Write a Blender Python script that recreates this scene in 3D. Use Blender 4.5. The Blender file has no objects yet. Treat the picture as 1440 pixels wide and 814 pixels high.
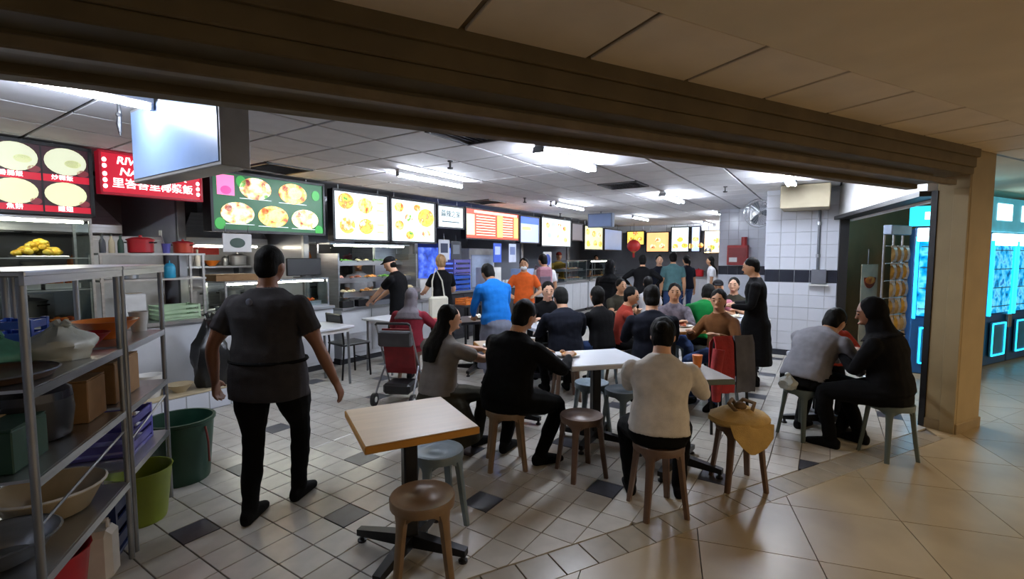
import bpy, bmesh, math, random
from mathutils import Vector, Matrix, noise
from mathutils.bvhtree import BVHTree
random.seed(7)
SC = bpy.context.scene
COL = SC.collection
# ------------------------------------------------------------------ camera, world, exposure
FPX, CAMZ = 670.0, 1.62
PITCH = math.atan(47 / FPX)
cam = bpy.data.objects.new('camera', bpy.data.cameras.new('camera'))
COL.objects.link(cam)
cam.location = (0, 0, CAMZ)
cam.rotation_euler = (math.pi / 2 - PITCH, 0, 0)
cam.data.sensor_width = 36.0
cam.data.lens = 36.0 * FPX / 1440.0
cam.data.clip_start = 0.05
SC.camera = cam
w = bpy.data.worlds.new('world'); SC.world = w; w.use_nodes = True
bg = w.node_tree.nodes['Background']
bg.inputs[0].default_value = (1.0, 0.85, 0.67, 1); bg.inputs[1].default_value = 0.8
SC.view_settings.view_transform = 'Standard'
SC.view_settings.look = 'None'
SC.view_settings.gamma = 1.0
SC.view_settings.use_curve_mapping = False
SC.view_settings.exposure = 0.0
SC.cycles.use_denoising = True
SC.cycles.max_bounces = 6
SC.cycles.diffuse_bounces = 3
SC.cycles.glossy_bounces = 3
SC.cycles.transmission_bounces = 4
SC.cycles.transparent_max_bounces = 24
SC.cycles.caustics_reflective = False
SC.cycles.caustics_refractive = False
SC.cycles.sample_clamp_indirect = 6.0
TUBE_E, BOARD_E = 205.0, 1.3

# ------------------------------------------------------------------ frames
A_U = math.radians(33.5)              # the hall runs into the distance 33.5 deg to the right of the view
U = Vector((math.sin(A_U), math.cos(A_U), 0)); V = Vector((-math.cos(A_U), math.sin(A_U), 0))
RU = math.pi / 2 - A_U                # local x = U, local y = V
A_A = math.radians(63.0)              # the shop front opening runs 63 deg to the right
A = Vector((math.sin(A_A), math.cos(A_A), 0)); N = Vector((-math.cos(A_A), math.sin(A_A), 0))
RA = math.pi / 2 - A_A
BEAM_N, CEIL, CEIL_OUT, BEAM_Z = 1.93, 2.68, 2.556, 2.22
def UV(u, v, z=0.0): p = U * u + V * v; p.z = z; return p
def AN(a, n, z=0.0): p = A * a + N * n; p.z = z; return p
def ray(px, py):
    x, y = (px - 720) / FPX, -(py - 407) / FPX
    cp, sp = math.cos(PITCH), math.sin(PITCH)
    return Vector((x, cp + y * sp, -sp + y * cp))
def onz(px, py, z=0.0):               # where the view ray meets the level z
    d = ray(px, py); t = (z - CAMZ) / d.z
    return Vector((d.x * t, d.y * t, z))
def atd(px, py, dist):                # the point on a view ray at a forward distance known from what it stands on
    d = ray(px, py); t = dist / d.y
    return Vector((d.x * t, dist, CAMZ + d.z * t))
def px_of(p):
    cp, sp = math.cos(PITCH), math.sin(PITCH)
    z = p[2] - CAMZ
    f = p[1] * cp - z * sp; up = p[1] * sp + z * cp
    if f < .05: f = .05
    return 720 + FPX * p[0] / f, 407 - FPX * up / f

# ------------------------------------------------------------------ materials
def lin(c): return tuple(((x / 12.92) if x <= .04045 else ((x + .055) / 1.055) ** 2.4) for x in c[:3])
def hx(h): return tuple(int(h[i:i + 2], 16) / 255 for i in (0, 2, 4))
MATS = {}
def mat(name, col, rough=.5, metal=0.0, var=.12, scale=6.0, bump=0.0, bscale=None, emit=0.0, trans=0.0, rnd=0.0, stretch=None, col2=None, spec=None, sheen=0.0, detail=3.0):
    if name in MATS: return MATS[name]
    c = lin(hx(col) if isinstance(col, str) else col)
    m = bpy.data.materials.new(name); m.use_nodes = True; MATS[name] = m
    nt = m.node_tree; b = nt.nodes['Principled BSDF']; L = nt.links.new
    tc = nt.nodes.new('ShaderNodeTexCoord')
    mp = nt.nodes.new('ShaderNodeMapping'); L(tc.outputs['Object'], mp.inputs[0])
    if stretch: mp.inputs['Scale'].default_value = stretch
    nz = nt.nodes.new('ShaderNodeTexNoise'); nz.inputs['Scale'].default_value = scale; nz.inputs['Detail'].default_value = detail
    L(mp.outputs[0], nz.inputs['Vector'])
    rp = nt.nodes.new('ShaderNodeValToRGB')
    d = lin(hx(col2)) if col2 else tuple(x * (1 - var) for x in c)
    e = c if col2 else tuple(min(1, x * (1 + var)) for x in c)
    rp.color_ramp.elements[0].color = (*d, 1); rp.color_ramp.elements[1].color = (*e, 1)
    rp.color_ramp.elements[0].position = .3; rp.color_ramp.elements[1].position = .7
    L(nz.outputs['Fac'], rp.inputs[0])
    out = rp.outputs[0]
    if rnd:
        oi = nt.nodes.new('ShaderNodeObjectInfo'); mr = nt.nodes.new('ShaderNodeMapRange')
        mr.inputs['To Min'].default_value = 1 - rnd; mr.inputs['To Max'].default_value = 1 + rnd
        L(oi.outputs['Random'], mr.inputs['Value'])
        vm = nt.nodes.new('ShaderNodeVectorMath'); vm.operation = 'SCALE'
        L(out, vm.inputs[0]); L(mr.outputs[0], vm.inputs['Scale']); out = vm.outputs[0]
    L(out, b.inputs['Base Color'])
    b.inputs['Roughness'].default_value = rough; b.inputs['Metallic'].default_value = metal
    if spec is not None: b.inputs['Specular IOR Level'].default_value = spec
    if sheen: b.inputs['Sheen Weight'].default_value = sheen
    if trans: b.inputs['Transmission Weight'].default_value = trans
    if emit:
        L(out, b.inputs['Emission Color']); b.inputs['Emission Strength'].default_value = emit
    if bump:
        n2 = nt.nodes.new('ShaderNodeTexNoise'); n2.inputs['Scale'].default_value = bscale or scale * 4; n2.inputs['Detail'].default_value = 4
        L(mp.outputs[0], n2.inputs['Vector'])
        bp = nt.nodes.new('ShaderNodeBump'); bp.inputs['Strength'].default_value = bump; bp.inputs['Distance'].default_value = .01
        L(n2.outputs['Fac'], bp.inputs['Height']); L(bp.outputs[0], b.inputs['Normal'])
    return m
def glass_mat(name, tint, mixf=.12):
    if name in MATS: return MATS[name]
    m = bpy.data.materials.new(name); m.use_nodes = True; MATS[name] = m
    nt = m.node_tree; nt.nodes.remove(nt.nodes['Principled BSDF'])
    t = nt.nodes.new('ShaderNodeBsdfTransparent'); g = nt.nodes.new('ShaderNodeBsdfGlossy'); x = nt.nodes.new('ShaderNodeMixShader')
    t.inputs[0].default_value = (*lin(hx(tint)), 1); g.inputs['Roughness'].default_value = .04
    lw = nt.nodes.new('ShaderNodeLayerWeight'); lw.inputs['Blend'].default_value = .3
    mu = nt.nodes.new('ShaderNodeMath'); mu.operation = 'MULTIPLY'; mu.inputs[1].default_value = mixf
    nt.links.new(lw.outputs['Facing'], mu.inputs[0]); nt.links.new(mu.outputs[0], x.inputs[0]); nt.links.new(t.outputs[0], x.inputs[1]); nt.links.new(g.outputs[0], x.inputs[2])
    nt.links.new(x.outputs[0], nt.nodes['Material Output'].inputs[0])
    return m
def blotch(name, cols, scale, emit, seed=0.0):
    """flat printed picture: coloured blotches (food photo) that glow with their backlit board"""
    if name in MATS: return MATS[name]
    m = bpy.data.materials.new(name); m.use_nodes = True; MATS[name] = m
    nt = m.node_tree; b = nt.nodes['Principled BSDF']; L = nt.links.new
    tc = nt.nodes.new('ShaderNodeTexCoord'); mp = nt.nodes.new('ShaderNodeMapping'); mp.inputs['Location'].default_value = (seed, seed * 1.7, 0)
    L(tc.outputs['Object'], mp.inputs[0])
    nz = nt.nodes.new('ShaderNodeTexNoise'); nz.inputs['Scale'].default_value = scale; nz.inputs['Detail'].default_value = 2
    L(mp.outputs[0], nz.inputs['Vector'])
    rp = nt.nodes.new('ShaderNodeValToRGB'); cr = rp.color_ramp
    k = len(cols)
    for i, c in enumerate(cols):
        pos = .32 + .36 * i / max(1, k - 1)
        e = cr.elements[i] if i < 2 else cr.elements.new(pos)
        e.position = pos; e.color = (*lin(hx(c)), 1)
    L(nz.outputs['Fac'], rp.inputs[0]); L(rp.outputs[0], b.inputs['Base Color'])
    b.inputs['Roughness'].default_value = .4
    if emit:
        L(rp.outputs[0], b.inputs['Emission Color']); b.inputs['Emission Strength'].default_value = emit
    return m

# ------------------------------------------------------------------ mesh building
class MB:
    def __init__(s): s.v = []; s.f = []; s.m = []
    def add(s, vs, fs, mi=0):
        o = len(s.v); s.v += [Vector(p) for p in vs]
        for f in fs: s.f.append(tuple(o + i for i in f)); s.m.append(mi)
        return s
    def box(s, c, d, rz=0.0, bev=0.0, mi=0, rot=None):
        h = [x / 2 for x in d]; R = rot if rot is not None else Matrix.Rotation(rz, 3, 'Z'); c = Vector(c)
        bev = min(bev, min(h) * .9)
        if bev <= 0:
            vs = [c + R @ Vector((sx * h[0], sy * h[1], sz * h[2])) for sz in (-1, 1) for sy in (-1, 1) for sx in (-1, 1)]
            return s.add(vs, [(0, 2, 3, 1), (4, 5, 7, 6), (0, 1, 5, 4), (2, 6, 7, 3), (0, 4, 6, 2), (1, 3, 7, 5)], mi)
        vs = []; idx = {}
        for sx in (-1, 1):
            for sy in (-1, 1):
                for sz in (-1, 1):
                    for a in range(3):
                        p = [sx * (h[0] - bev), sy * (h[1] - bev), sz * (h[2] - bev)]
                        p[a] += (sx, sy, sz)[a] * bev
                        idx[(sx, sy, sz, a)] = len(vs); vs.append(c + R @ Vector(p))
        fs = []
        for a in range(3):
            o = [i for i in range(3) if i != a]
            for sg in (-1, 1):
                q = []
                for (p, r) in ((-1, -1), (1, -1), (1, 1), (-1, 1)):
                    t = [0, 0, 0]; t[a] = sg; t[o[0]] = p; t[o[1]] = r; q.append(idx[(*t, a)])
                fs.append(tuple(q))
            for p in (-1, 1):
                for r in (-1, 1):
                    t1 = [0, 0, 0]; t1[o[0]] = p; t1[o[1]] = r; t2 = list(t1); t1[a] = -1; t2[a] = 1
                    fs.append((idx[(*t1, o[0])], idx[(*t2, o[0])], idx[(*t2, o[1])], idx[(*t1, o[1])]))
        for sx in (-1, 1):
            for sy in (-1, 1):
                for sz in (-1, 1): fs.append(tuple(idx[(sx, sy, sz, a)] for a in range(3)))
        return s.add(vs, fs, mi)
    def rings(s, rs, cap=True, mi=0, closed=True):
        n = len(rs[0]); vs = [p for r in rs for p in r]; fs = []
        for i in range(len(rs) - 1):
            for j in range(n if closed else n - 1):
                k = (j + 1) % n
                fs.append((i * n + j, i * n + k, (i + 1) * n + k, (i + 1) * n + j))
        if cap: fs.append(tuple(reversed(range(n)))); fs.append(tuple((len(rs) - 1) * n + j for j in range(n)))
        return s.add(vs, fs, mi)
    def cyl(s, p0, p1, r0, r1=None, n=12, mi=0, cap=True):
        p0, p1 = Vector(p0), Vector(p1); r1 = r0 if r1 is None else r1
        d = (p1 - p0).normalized(); x = d.orthogonal().normalized(); y = d.cross(x)
        R = lambda p, r: [p + (x * math.cos(2 * math.pi * k / n) + y * math.sin(2 * math.pi * k / n)) * r for k in range(n)]
        return s.rings([R(p0, r0), R(p1, r1)], cap, mi)
    def tube(s, pts, r, n=8, mi=0, radii=None):
        pts = [Vector(p) for p in pts]; rs = []; x = None
        for i, p in enumerate(pts):
            d = (pts[min(i + 1, len(pts) - 1)] - pts[max(i - 1, 0)]).normalized()
            x = d.orthogonal().normalized() if x is None else (x - d * x.dot(d)).normalized()
            y = d.cross(x); q = radii[i] if radii else r
            rs.append([p + (x * math.cos(2 * math.pi * k / n) + y * math.sin(2 * math.pi * k / n)) * q for k in range(n)])
        return s.rings(rs, True, mi)
    def lathe(s, prof, n=20, c=(0, 0, 0), mi=0, cap=True, sx=1.0, sy=1.0):
        c = Vector(c)
        return s.rings([[c + Vector((sx * r * math.cos(2 * math.pi * k / n), sy * r * math.sin(2 * math.pi * k / n), z)) for k in range(n)] for r, z in prof], cap, mi)
    def ell(s, c, r, n=12, m=8, mi=0, rot=None, fn=None):
        c = Vector(c); rs = []
        for i in range(m + 1):
            t = math.pi * (i + .0) / m; t = min(max(t, .06), math.pi - .06); ring = []
            for k in range(n):
                a = 2 * math.pi * k / n
                p = Vector((math.sin(t) * math.cos(a), math.sin(t) * math.sin(a), -math.cos(t)))
                if fn: p = fn(p)
                p = Vector((p.x * r[0], p.y * r[1], p.z * r[2]))
                ring.append(c + (rot @ p if rot is not None else p))
            rs.append(ring)
        return s.rings(rs, True, mi)
    def prism(s, poly, z0, z1, mi=0):
        n = len(poly)
        return s.rings([[Vector((p[0], p[1], z0)) for p in poly], [Vector((p[0], p[1], z1)) for p in poly]], True, mi)
    def mesh(s, name, mats, smooth=False, fix=True):
        me = bpy.data.meshes.new(name); me.from_pydata([tuple(p) for p in s.v], [], s.f)
        for mt in (mats if isinstance(mats, (list, tuple)) else [mats]): me.materials.append(mt)
        me.polygons.foreach_set('material_index', s.m)
        if fix:
            bm = bmesh.new(); bm.from_mesh(me); bmesh.ops.recalc_face_normals(bm, faces=bm.faces); bm.to_mesh(me); bm.free()
        if smooth: smooth_angle(me)
        return me
    def build(s, name, mats, parent=None, smooth=False, loc=(0, 0, 0), rz=0.0, fix=True):
        return put(s.mesh(name, mats, smooth, fix), name, parent, loc, rz)
def smooth_angle(me, deg=40):
    me.polygons.foreach_set('use_smooth', [True] * len(me.polygons))
    bm = bmesh.new(); bm.from_mesh(me); c = math.radians(deg)
    for e in bm.edges:
        if len(e.link_faces) == 2 and e.calc_face_angle(0) > c: e.smooth = False
    bm.to_mesh(me); bm.free()
def put(me, name, parent=None, loc=(0, 0, 0), rz=0.0):
    o = bpy.data.objects.new(name, me); COL.objects.link(o)
    o.location = loc; o.rotation_euler = (0, 0, rz)
    if parent is not None: o.parent = parent
    return o
def tag(o, label, cat=None, group=None, kind=None):
    if label: o['label'] = label
    if cat: o['category'] = cat
    if group: o['group'] = group
    if kind: o['kind'] = kind
    return o
def thing(name, label, cat, loc=(0, 0, 0), rz=0.0, group=None):
    o = bpy.data.objects.new(name, None); COL.objects.link(o); o.empty_display_size = .1
    o.location = loc; o.rotation_euler = (0, 0, rz)
    return tag(o, label, cat, group)
def struct(o): o['kind'] = 'structure'; return o
def copy_tree(o, parent=None, loc=None, rz=None, label=None):
    c = o.copy(); COL.objects.link(c); c.parent = parent
    if loc is not None: c.location = loc
    if rz is not None: c.rotation_euler = (0, 0, rz)
    if label: c['label'] = label
    for ch in o.children: copy_tree(ch, c)
    return c
def clip(poly, p, n):                 # keep the side where (q-p).n >= 0
    out = []
    for i in range(len(poly)):
        a, b = poly[i], poly[(i + 1) % len(poly)]
        da, db = (a - p).dot(n), (b - p).dot(n)
        if da >= 0: out.append(a)
        if (da >= 0) != (db >= 0): out.append(a + (b - a) * (da / (da - db)))
    return out
def text_mesh(txt, size, mt, name, parent, loc, rot, align='CENTER', extrude=.002, sx=1.0, shear=0.0, bold=0.0):
    cu = bpy.data.curves.new(name, 'FONT'); cu.body = txt; cu.size = size; cu.align_x = align; cu.align_y = 'CENTER'
    cu.extrude = extrude; cu.resolution_u = 2; cu.shear = shear; cu.offset = bold
    o = bpy.data.objects.new(name, cu); COL.objects.link(o)
    TEXTS.append((o, mt, name, parent, loc, rot, sx)); return o
TEXTS = []
def flush_texts():
    if not TEXTS: return
    bpy.context.view_layer.update(); dg = bpy.context.evaluated_depsgraph_get()
    for o, mt, name, parent, loc, rot, sx in TEXTS:
        me = bpy.data.meshes.new_from_object(o.evaluated_get(dg))
        me.materials.clear(); me.materials.append(mt)
        cu = o.data; bpy.data.objects.remove(o); bpy.data.curves.remove(cu)
        n = put(me, name, parent, loc); n.rotation_euler = rot; n.scale = (sx, 1, 1)
    TEXTS.clear()
# ------------------------------------------------------------------ shared materials
m_grout = mat('grout', '6b6660', .8, var=.2, scale=20)
m_tile = mat('floor_tile_cream', 'b9b5ac', .22, var=.07, scale=9, rnd=.07, bump=.02)
m_tiled = mat('floor_tile_slate', '40424a', .3, var=.2, scale=14, rnd=.1)
m_tileb = mat('floor_tile_border', '948a78', .25, var=.08, scale=9, rnd=.06)
m_tileL = mat('floor_tile_large', '9c8b6c', .34, var=.10, scale=3, rnd=.05)
m_cpanel = mat('ceiling_panel_white', 'cdcdd0', .75, var=.06, scale=5, rnd=.05, bump=.05, bscale=90)
m_cgrid = mat('ceiling_grid_dark', '33343a', .6)
m_opanel = mat('corridor_panel_cream', 'e6d9c2', .8, var=.05, scale=4, rnd=.03)
m_ostrip = mat('corridor_strip_brown', '74654f', .7, var=.15)
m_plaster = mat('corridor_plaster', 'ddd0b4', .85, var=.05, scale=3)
m_beam = mat('beam_ochre', '64563a', .7, var=.16, scale=5, stretch=(1, 1, 1))
m_pillar = mat('pillar_beige', '9c8963', .6, var=.07, scale=4)
m_white = mat('white_paint', 'd9d9d8', .5, var=.05)
m_wtile = mat('wall_tile_white', 'c8ccd6', .2, var=.03, scale=5, rnd=.03)
m_wtiled = mat('wall_tile_navy', '23262f', .25, var=.15, rnd=.1)
m_black = mat('black_paint', '131316', .45, var=.2)
m_steel = mat('stainless_steel', 'b9bcc0', .28, metal=.9, var=.14, scale=3, stretch=(1, 1, 12), bump=.02)
m_steel2 = mat('dull_steel', '8d9094', .42, metal=.8, var=.2, scale=4)
m_darkmetal = mat('black_iron', '1a1a1c', .4, metal=.5, var=.2)
m_tube = mat('tube_light_glow', 'e8f0ff', .4, emit=TUBE_E, var=0)
m_tubew = mat('warm_light_glow', 'ffd9a0', .4, emit=200.0, var=0)
m_glass = glass_mat('clear_glass', 'eef4f4')
m_bglass = glass_mat('blue_tinted_glass', 'bfeaf5')
m_kitchen = mat('stall_back_wall', '9598a0', .5, var=.12, scale=3)

# ------------------------------------------------------------------ floor
SIDE_P, SIDE_Q = Vector((3.93, 4.46, 0)), Vector((5.05, 7.3, 0))     # shutter opening in the side of the hall
side_d = (SIDE_Q - SIDE_P).normalized(); side_n = Vector((-side_d.y, side_d.x, 0))   # points into the hall
def inview(c, margin=330):
    if c.y < .55: return False
    x, y = px_of(c); return -margin < x < 1440 + margin and y < 814 + 260
def poly_tile(poly, inset, z0, z1, mt, name, parent):
    c = sum(poly, Vector()) / len(poly)
    q = [p - (p - c).normalized() * inset for p in poly]
    mb = MB(); mb.prism([(p.x - c.x, p.y - c.y) for p in q], z0, z1)
    return mb.build(name, mt, parent, loc=(c.x, c.y, 0))
def area(poly): return abs(sum(poly[i].x * poly[(i + 1) % len(poly)].y - poly[(i + 1) % len(poly)].x * poly[i].y for i in range(len(poly)))) / 2
mb = MB(); mb.box((3, 8, -.06), (34, 34, .1)); floor = struct(mb.build('floor', m_grout)); floor['label'] = 'tiled floor of the food hall and corridor'
P = .2017; U0, V0 = 1.22, .63
tiles = []
full = None
for i in range(-20, 80):
    for j in range(-12, 30):
        uc, vc = U0 + i * P, V0 + j * P
        c = UV(uc, vc)
        if not inview(c) or uc > 16.6 or vc > 6.6: continue
        h = P / 2
        poly = [UV(uc - h, vc - h), UV(uc + h, vc - h), UV(uc + h, vc + h), UV(uc - h, vc + h)]
        q = clip(poly, N * (BEAM_N + .205), N); 
        if len(q) < 3: continue
        q = clip(q, SIDE_P, side_n) if c.y < 7.4 else q
        if len(q) < 3 or area(q) < .0012: continue
        dark = i % 3 == 0 and j % 3 == 0 and ((i // 3 + j // 3) % 2 == 0)
        tiles.append((c.x ** 2 + c.y ** 2, q, abs(area(q) - P * P) < 1e-6, dark, c))
tiles.sort(key=lambda t: t[0])
mb = MB(); mb.box((0, 0, -.002), (P - .006, P - .006, .018), bev=.002); me_l = mb.mesh('floor_tile', m_tile); me_d = mb.mesh('slate_tile', m_tiled)
restl, restd = MB(), MB()
for k, (d, q, fl, dark, c) in enumerate(tiles):
    if k < 300:
        if fl: put(me_d if dark else me_l, 'slate_tile' if dark else 'floor_tile', floor, c, RU)
        else: poly_tile(q, .004, -.011, .007, m_tiled if dark else m_tile, 'slate_tile' if dark else 'floor_tile', floor)
    else:
        cc = sum(q, Vector()) / len(q)
        (restd if dark else restl).prism([((p - (p - cc).normalized() * .004).x, (p - (p - cc).normalized() * .004).y) for p in q], -.011, .007)
tag(restl.build('distant_floor_tiles', m_tile, floor), None, kind='stuff')
tag(restd.build('distant_slate_tiles', m_tiled, floor), None, kind='stuff')
# border row along the threshold
mb = MB(); mb.box((0, 0, -.002), (.194, .194, .018), bev=.002); me_b = mb.mesh('border_tile', m_tileb)
for k in range(-6, 32):
    c = AN(.2 + k * .2, BEAM_N + .1)
    if not inview(c) or .3 + k * .2 > 5.4: continue
    put(me_b, 'border_tile', floor, c, RA)
# large corridor tiles laid at 45 degrees
AD = A_A - math.pi / 4; D1 = Vector((math.sin(AD), math.cos(AD), 0)); D2 = Vector((math.cos(AD), -math.sin(AD), 0))
o0 = onz(1112, 712); s1, s2 = o0.dot(D1), o0.dot(D2); PL = .594
for i in range(-8, 22):
    for j in range(-12, 16):
        b = [D1 * (s1 + (i + e) * PL) + D2 * (s2 + (j + f) * PL) for e, f in ((0, 0), (1, 0), (1, 1), (0, 1))]
        for region in (0, 1):
            if region == 0: q = clip(b, N * BEAM_N, -N)
            else:
                q = clip(b, N * BEAM_N, N); q = clip(q, SIDE_P, -side_n) if len(q) > 2 else q
            if len(q) < 3 or area(q) < .003: continue
            c = sum(q, Vector()) / len(q)
            if not (inview(c, 250) or (c.y > -2.2 and c.x > .5)) or c.length > 13.5: continue
            poly_tile(q, .004, -.011, .007, m_tileL, 'large_tile', floor)

# ------------------------------------------------------------------ hall ceiling with panels
mb = MB(); mb.box((0, 0, 0), (20.5, 12.5, .1)); hc = struct(mb.build('ceiling', m_cgrid, loc=UV(8.0, 2.9, CEIL + .075), rz=RU)); hc['label'] = 'suspended panel ceiling of the food hall'
CP = .605; cu0, cv0 = .30, .18
mb = MB(); mb.box((0, 0, 0), (CP - .026, CP - .026, .024), bev=.004); me_cp = mb.mesh('ceiling_panel', m_cpanel)
VENTS = [(580 + 48, 180), (378, 230), (858, 263), (682, 286)]
vent_ij = []
for px, py in VENTS:
    p = onz(px, py, CEIL); vent_ij.append((round((p.dot(U) - cu0) / CP), round((p.dot(V) - cv0) / CP)))
hc_inv_loc = hc.location
nb = 0
for i in range(-3, 28):
    for j in range(-5, 13):
        if (i, j) in vent_ij: continue
        c = UV(cu0 + i * CP, cv0 + j * CP, CEIL)
        if c.dot(N) < BEAM_N + .42 or c.y < .3: continue
        x, y = px_of(c)
        if not (-260 < x < 1500): continue
        o = put(me_cp, 'ceiling_panel', hc); rel = Vector(((cu0 + i * CP) - 8.0, (cv0 + j * CP) - 2.9, CEIL + .012 - (CEIL + .075))); o.location = rel; nb += 1
m_vent = mat('vent_grey', '4a4a4c', .5, var=.2)
for n, (i, j) in enumerate(vent_ij):
    where = ['beside the threshold beam', 'above the green menu board', 'in the middle of the hall', 'above the red price board'][n]
    t = thing('ceiling_vent', 'dark square louvred air vent in the ceiling ' + where, 'vent', UV(cu0 + i * CP, cv0 + j * CP, CEIL), RU)
    f = MB()
    for sx in (-1, 1):
        f.box((sx * .28, 0, 0), (.03, .59, .03)); f.box((0, sx * .28, 0), (.59, .03, .03))
    f.build('frame', m_vent, t)
    for k in range(9):
        s = MB(); s.box((0, -.22 + k * .055, .01), (.53, .04, .006), rot=Matrix.Rotation(.6, 3, 'X')); s.build('slat', m_vent, t)
    s = MB(); s.box((0, 0, .03), (.55, .55, .01)); s.build('backing', m_black, t)

# ------------------------------------------------------------------ corridor ceiling
mb = MB(); mb.box((3.0, -1.2, CEIL_OUT + .07), (22, 5.6, .1)); oc = struct(mb.build('ceiling_corridor', m_plaster, rz=RA)); oc['label'] = 'plain cream plaster ceiling of the corridor'
# plain plaster part is a slab that stops short of the panel row
mb = MB(); mb.box((3.0, -1.26, CEIL_OUT - .005), (22, 5.30, .06), bev=.004); mb.build('plaster_field', m_plaster, oc)
mb = MB(); mb.box((3.0, 1.53, CEIL_OUT + .012), (22, .9, .02)); mb.build('panel_joint_strip', m_ostrip, oc)
p0 = onz(810, 90, CEIL_OUT).dot(A)
for k in range(-7, 12):
    a = p0 + (k + .5) * .633
    mb = MB(); mb.box((a, 1.675, CEIL_OUT), (.607, .50, .022), bev=.004); mb.build('ceiling_panel', m_opanel, oc)
# plaster return beyond the pillar
q = clip([AN(4.5, 1.9), AN(15.5, 1.9), AN(15.5, 5.2), AN(4.5, 5.2)], SIDE_P, -side_n); mb = MB(); mb.prism([(p.dot(A), p.dot(N)) for p in q], CEIL_OUT + .01, CEIL_OUT + .11); mb.build('plaster_return', m_plaster, oc)

# ------------------------------------------------------------------ threshold beam with shutter slot
bm_ = thing('trim_1', 'ochre boxed beam with dark shutter slot over the hall entrance', None); struct(bm_)
def beam_box(name, n0, n1, z0, z1, mt, a0=-6.5, a1=5.53, bev=.006):
    mb = MB(); mb.box(((a0 + a1) / 2, (n0 + n1) / 2, (z0 + z1) / 2), (a1 - a0, n1 - n0, z1 - z0), bev=bev); return mb.build(name, mt, bm_, rz=RA)
beam_box('upper_moulding', BEAM_N - .035, BEAM_N + .38, 2.475, 2.62, m_beam)
beam_box('fascia', BEAM_N - .01, BEAM_N + .37, 2.392, 2.48, m_beam)
beam_box('lower_fascia', BEAM_N + .005, BEAM_N + .36, 2.33, 2.395, m_beam)
beam_box('shutter_slot', BEAM_N + .16, BEAM_N + .30, 2.258, 2.335, m_beam, a1=5.2)
beam_box('bottom_rail', BEAM_N - .005, BEAM_N + .05, BEAM_Z, 2.265, mat('beam_lip', '6b5d45', .6, var=.2, scale=9), a1=5.2)
beam_box('inner_rail', BEAM_N + .27, BEAM_N + .36, BEAM_Z, 2.335, m_beam, a1=5.2)
beam_box('inner_closure', BEAM_N + .33, BEAM_N + .37, 2.33, CEIL + .03, m_beam)
# ------------------------------------------------------------------ entrance pillar
pc = Vector((4.02, 4.22, 0)); pa, pn = pc.dot(A), pc.dot(N)
mb = MB(); mb.box((pa + .235, pn + .12, 1.3), (.47, .24, 2.6), bev=.012)
pil = struct(mb.build('wall_pillar', m_pillar, rz=RA)); pil['label'] = 'beige square pillar at the end of the entrance beam'
mb = MB(); mb.box((pa + .004, pn + .245, 1.11), (.03, .03, 2.22)); mb.box((pa + .02, pn + .27, 1.11), (.05, .02, 2.22)); mb.build('shutter_guide', m_black, pil)
mb = MB(); mb.box((pa - .008, pn + .06, 1.11), (.02, .11, 2.22), bev=.003); mb.build('pilaster_strip', m_pillar, pil)
mb = MB(); mb.box((pa + .235, pn + .12, .05), (.49, .26, .1), bev=.006); mb.build('skirting', mat('pillar_skirt', '8d7a58', .5), pil)

# ------------------------------------------------------------------ side shutter opening towards the machines
so = thing('trim_2', 'dark framed shutter header over the side opening of the hall', None); struct(so)
rs = math.atan2(side_d.y, side_d.x); Ls = (SIDE_Q - SIDE_P).length; mid = (SIDE_P + SIDE_Q) / 2
mb = MB(); mb.box((0, 0, 2.45), (Ls, .14, .46)); mb.build('header', m_white, so, loc=mid, rz=rs)
mb = MB(); mb.box((0, .02, 2.20), (Ls, .22, .05)); mb.build('shutter_rail', m_black, so, loc=mid, rz=rs)
mb = MB(); mb.box((0, -.09, 2.165), (Ls, .03, .04)); mb.build('rail_lip', m_white, so, loc=mid, rz=rs)
mb = MB(); mb.box((Ls / 2 - .03, 0, 1.1), (.05, .12, 2.2)); mb.build('guide', m_black, so, loc=mid, rz=rs)

# ------------------------------------------------------------------ hall walls
def wall(name, label, p, q, z0, z1, th, mt):
    p, q = Vector(p), Vector(q); d = q - p; L = d.length; r = math.atan2(d.y, d.x)
    mb = MB(); mb.box((L / 2, th / 2, (z0 + z1) / 2), (L, th, z1 - z0)); o = struct(mb.build(name, mt, loc=(p.x, p.y, 0), rz=r)); o['label'] = label; return o
wall('wall_back', 'pale kitchen wall behind the food stalls', UV(-1.2, 8.3), UV(17.5, 8.3), 0, 2.8, .12, m_kitchen)
wall('wall_left', 'plain wall closing the hall beside the first stall', UV(-1.2, -4.0), UV(-1.2, 8.4), 0, 2.8, -.12, m_kitchen)
wall('wall_end', 'far end wall of the hall behind the last stalls', UV(17.6, 8.4), UV(17.6, 1.2), 0, 2.8, -.12, m_kitchen)
def tiled_wall(name, label, p, q, nx, z0, z1, band, th=.35, zs=.2):
    """white tiled wall face from p to q (face towards the viewer), tile children, a navy band"""
    p, q = Vector(p), Vector(q); d = q - p; L = d.length; r = math.atan2(d.y, d.x)
    mb = MB(); mb.box((L / 2, th / 2, (z0 + z1) / 2), (L, th, z1 - z0)); o = struct(mb.build(name, m_grout_w, loc=(p.x, p.y, 0), rz=r)); o['label'] = label
    tw = L / nx; nz = int(math.ceil((z1 - z0) / zs)); ml = md = None
    for i in range(nx):
        for k in range(nz):
            h = min(zs, z1 - z0 - k * zs)
            if h < .03: continue
            zc = z0 + k * zs + h / 2; dk = band[0] <= zc <= band[1]
            if abs(h - zs) < 1e-4 and (md if dk else ml): me = md if dk else ml
            else:
                t = MB(); t.box((0, 0, 0), (tw - .005, .012, h - .005), bev=.002); me = t.mesh('wall_tile', m_wtiled if dk else m_wtile)
                if abs(h - zs) < 1e-4:
                    if dk: md = me
                    else: ml = me
            put(me, 'navy_tile' if dk else 'wall_tile', o, (tw * (i + .5), -.004, zc))
    return o
m_grout_w = mat('wall_grout', 'b4b6ba', .8)
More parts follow.
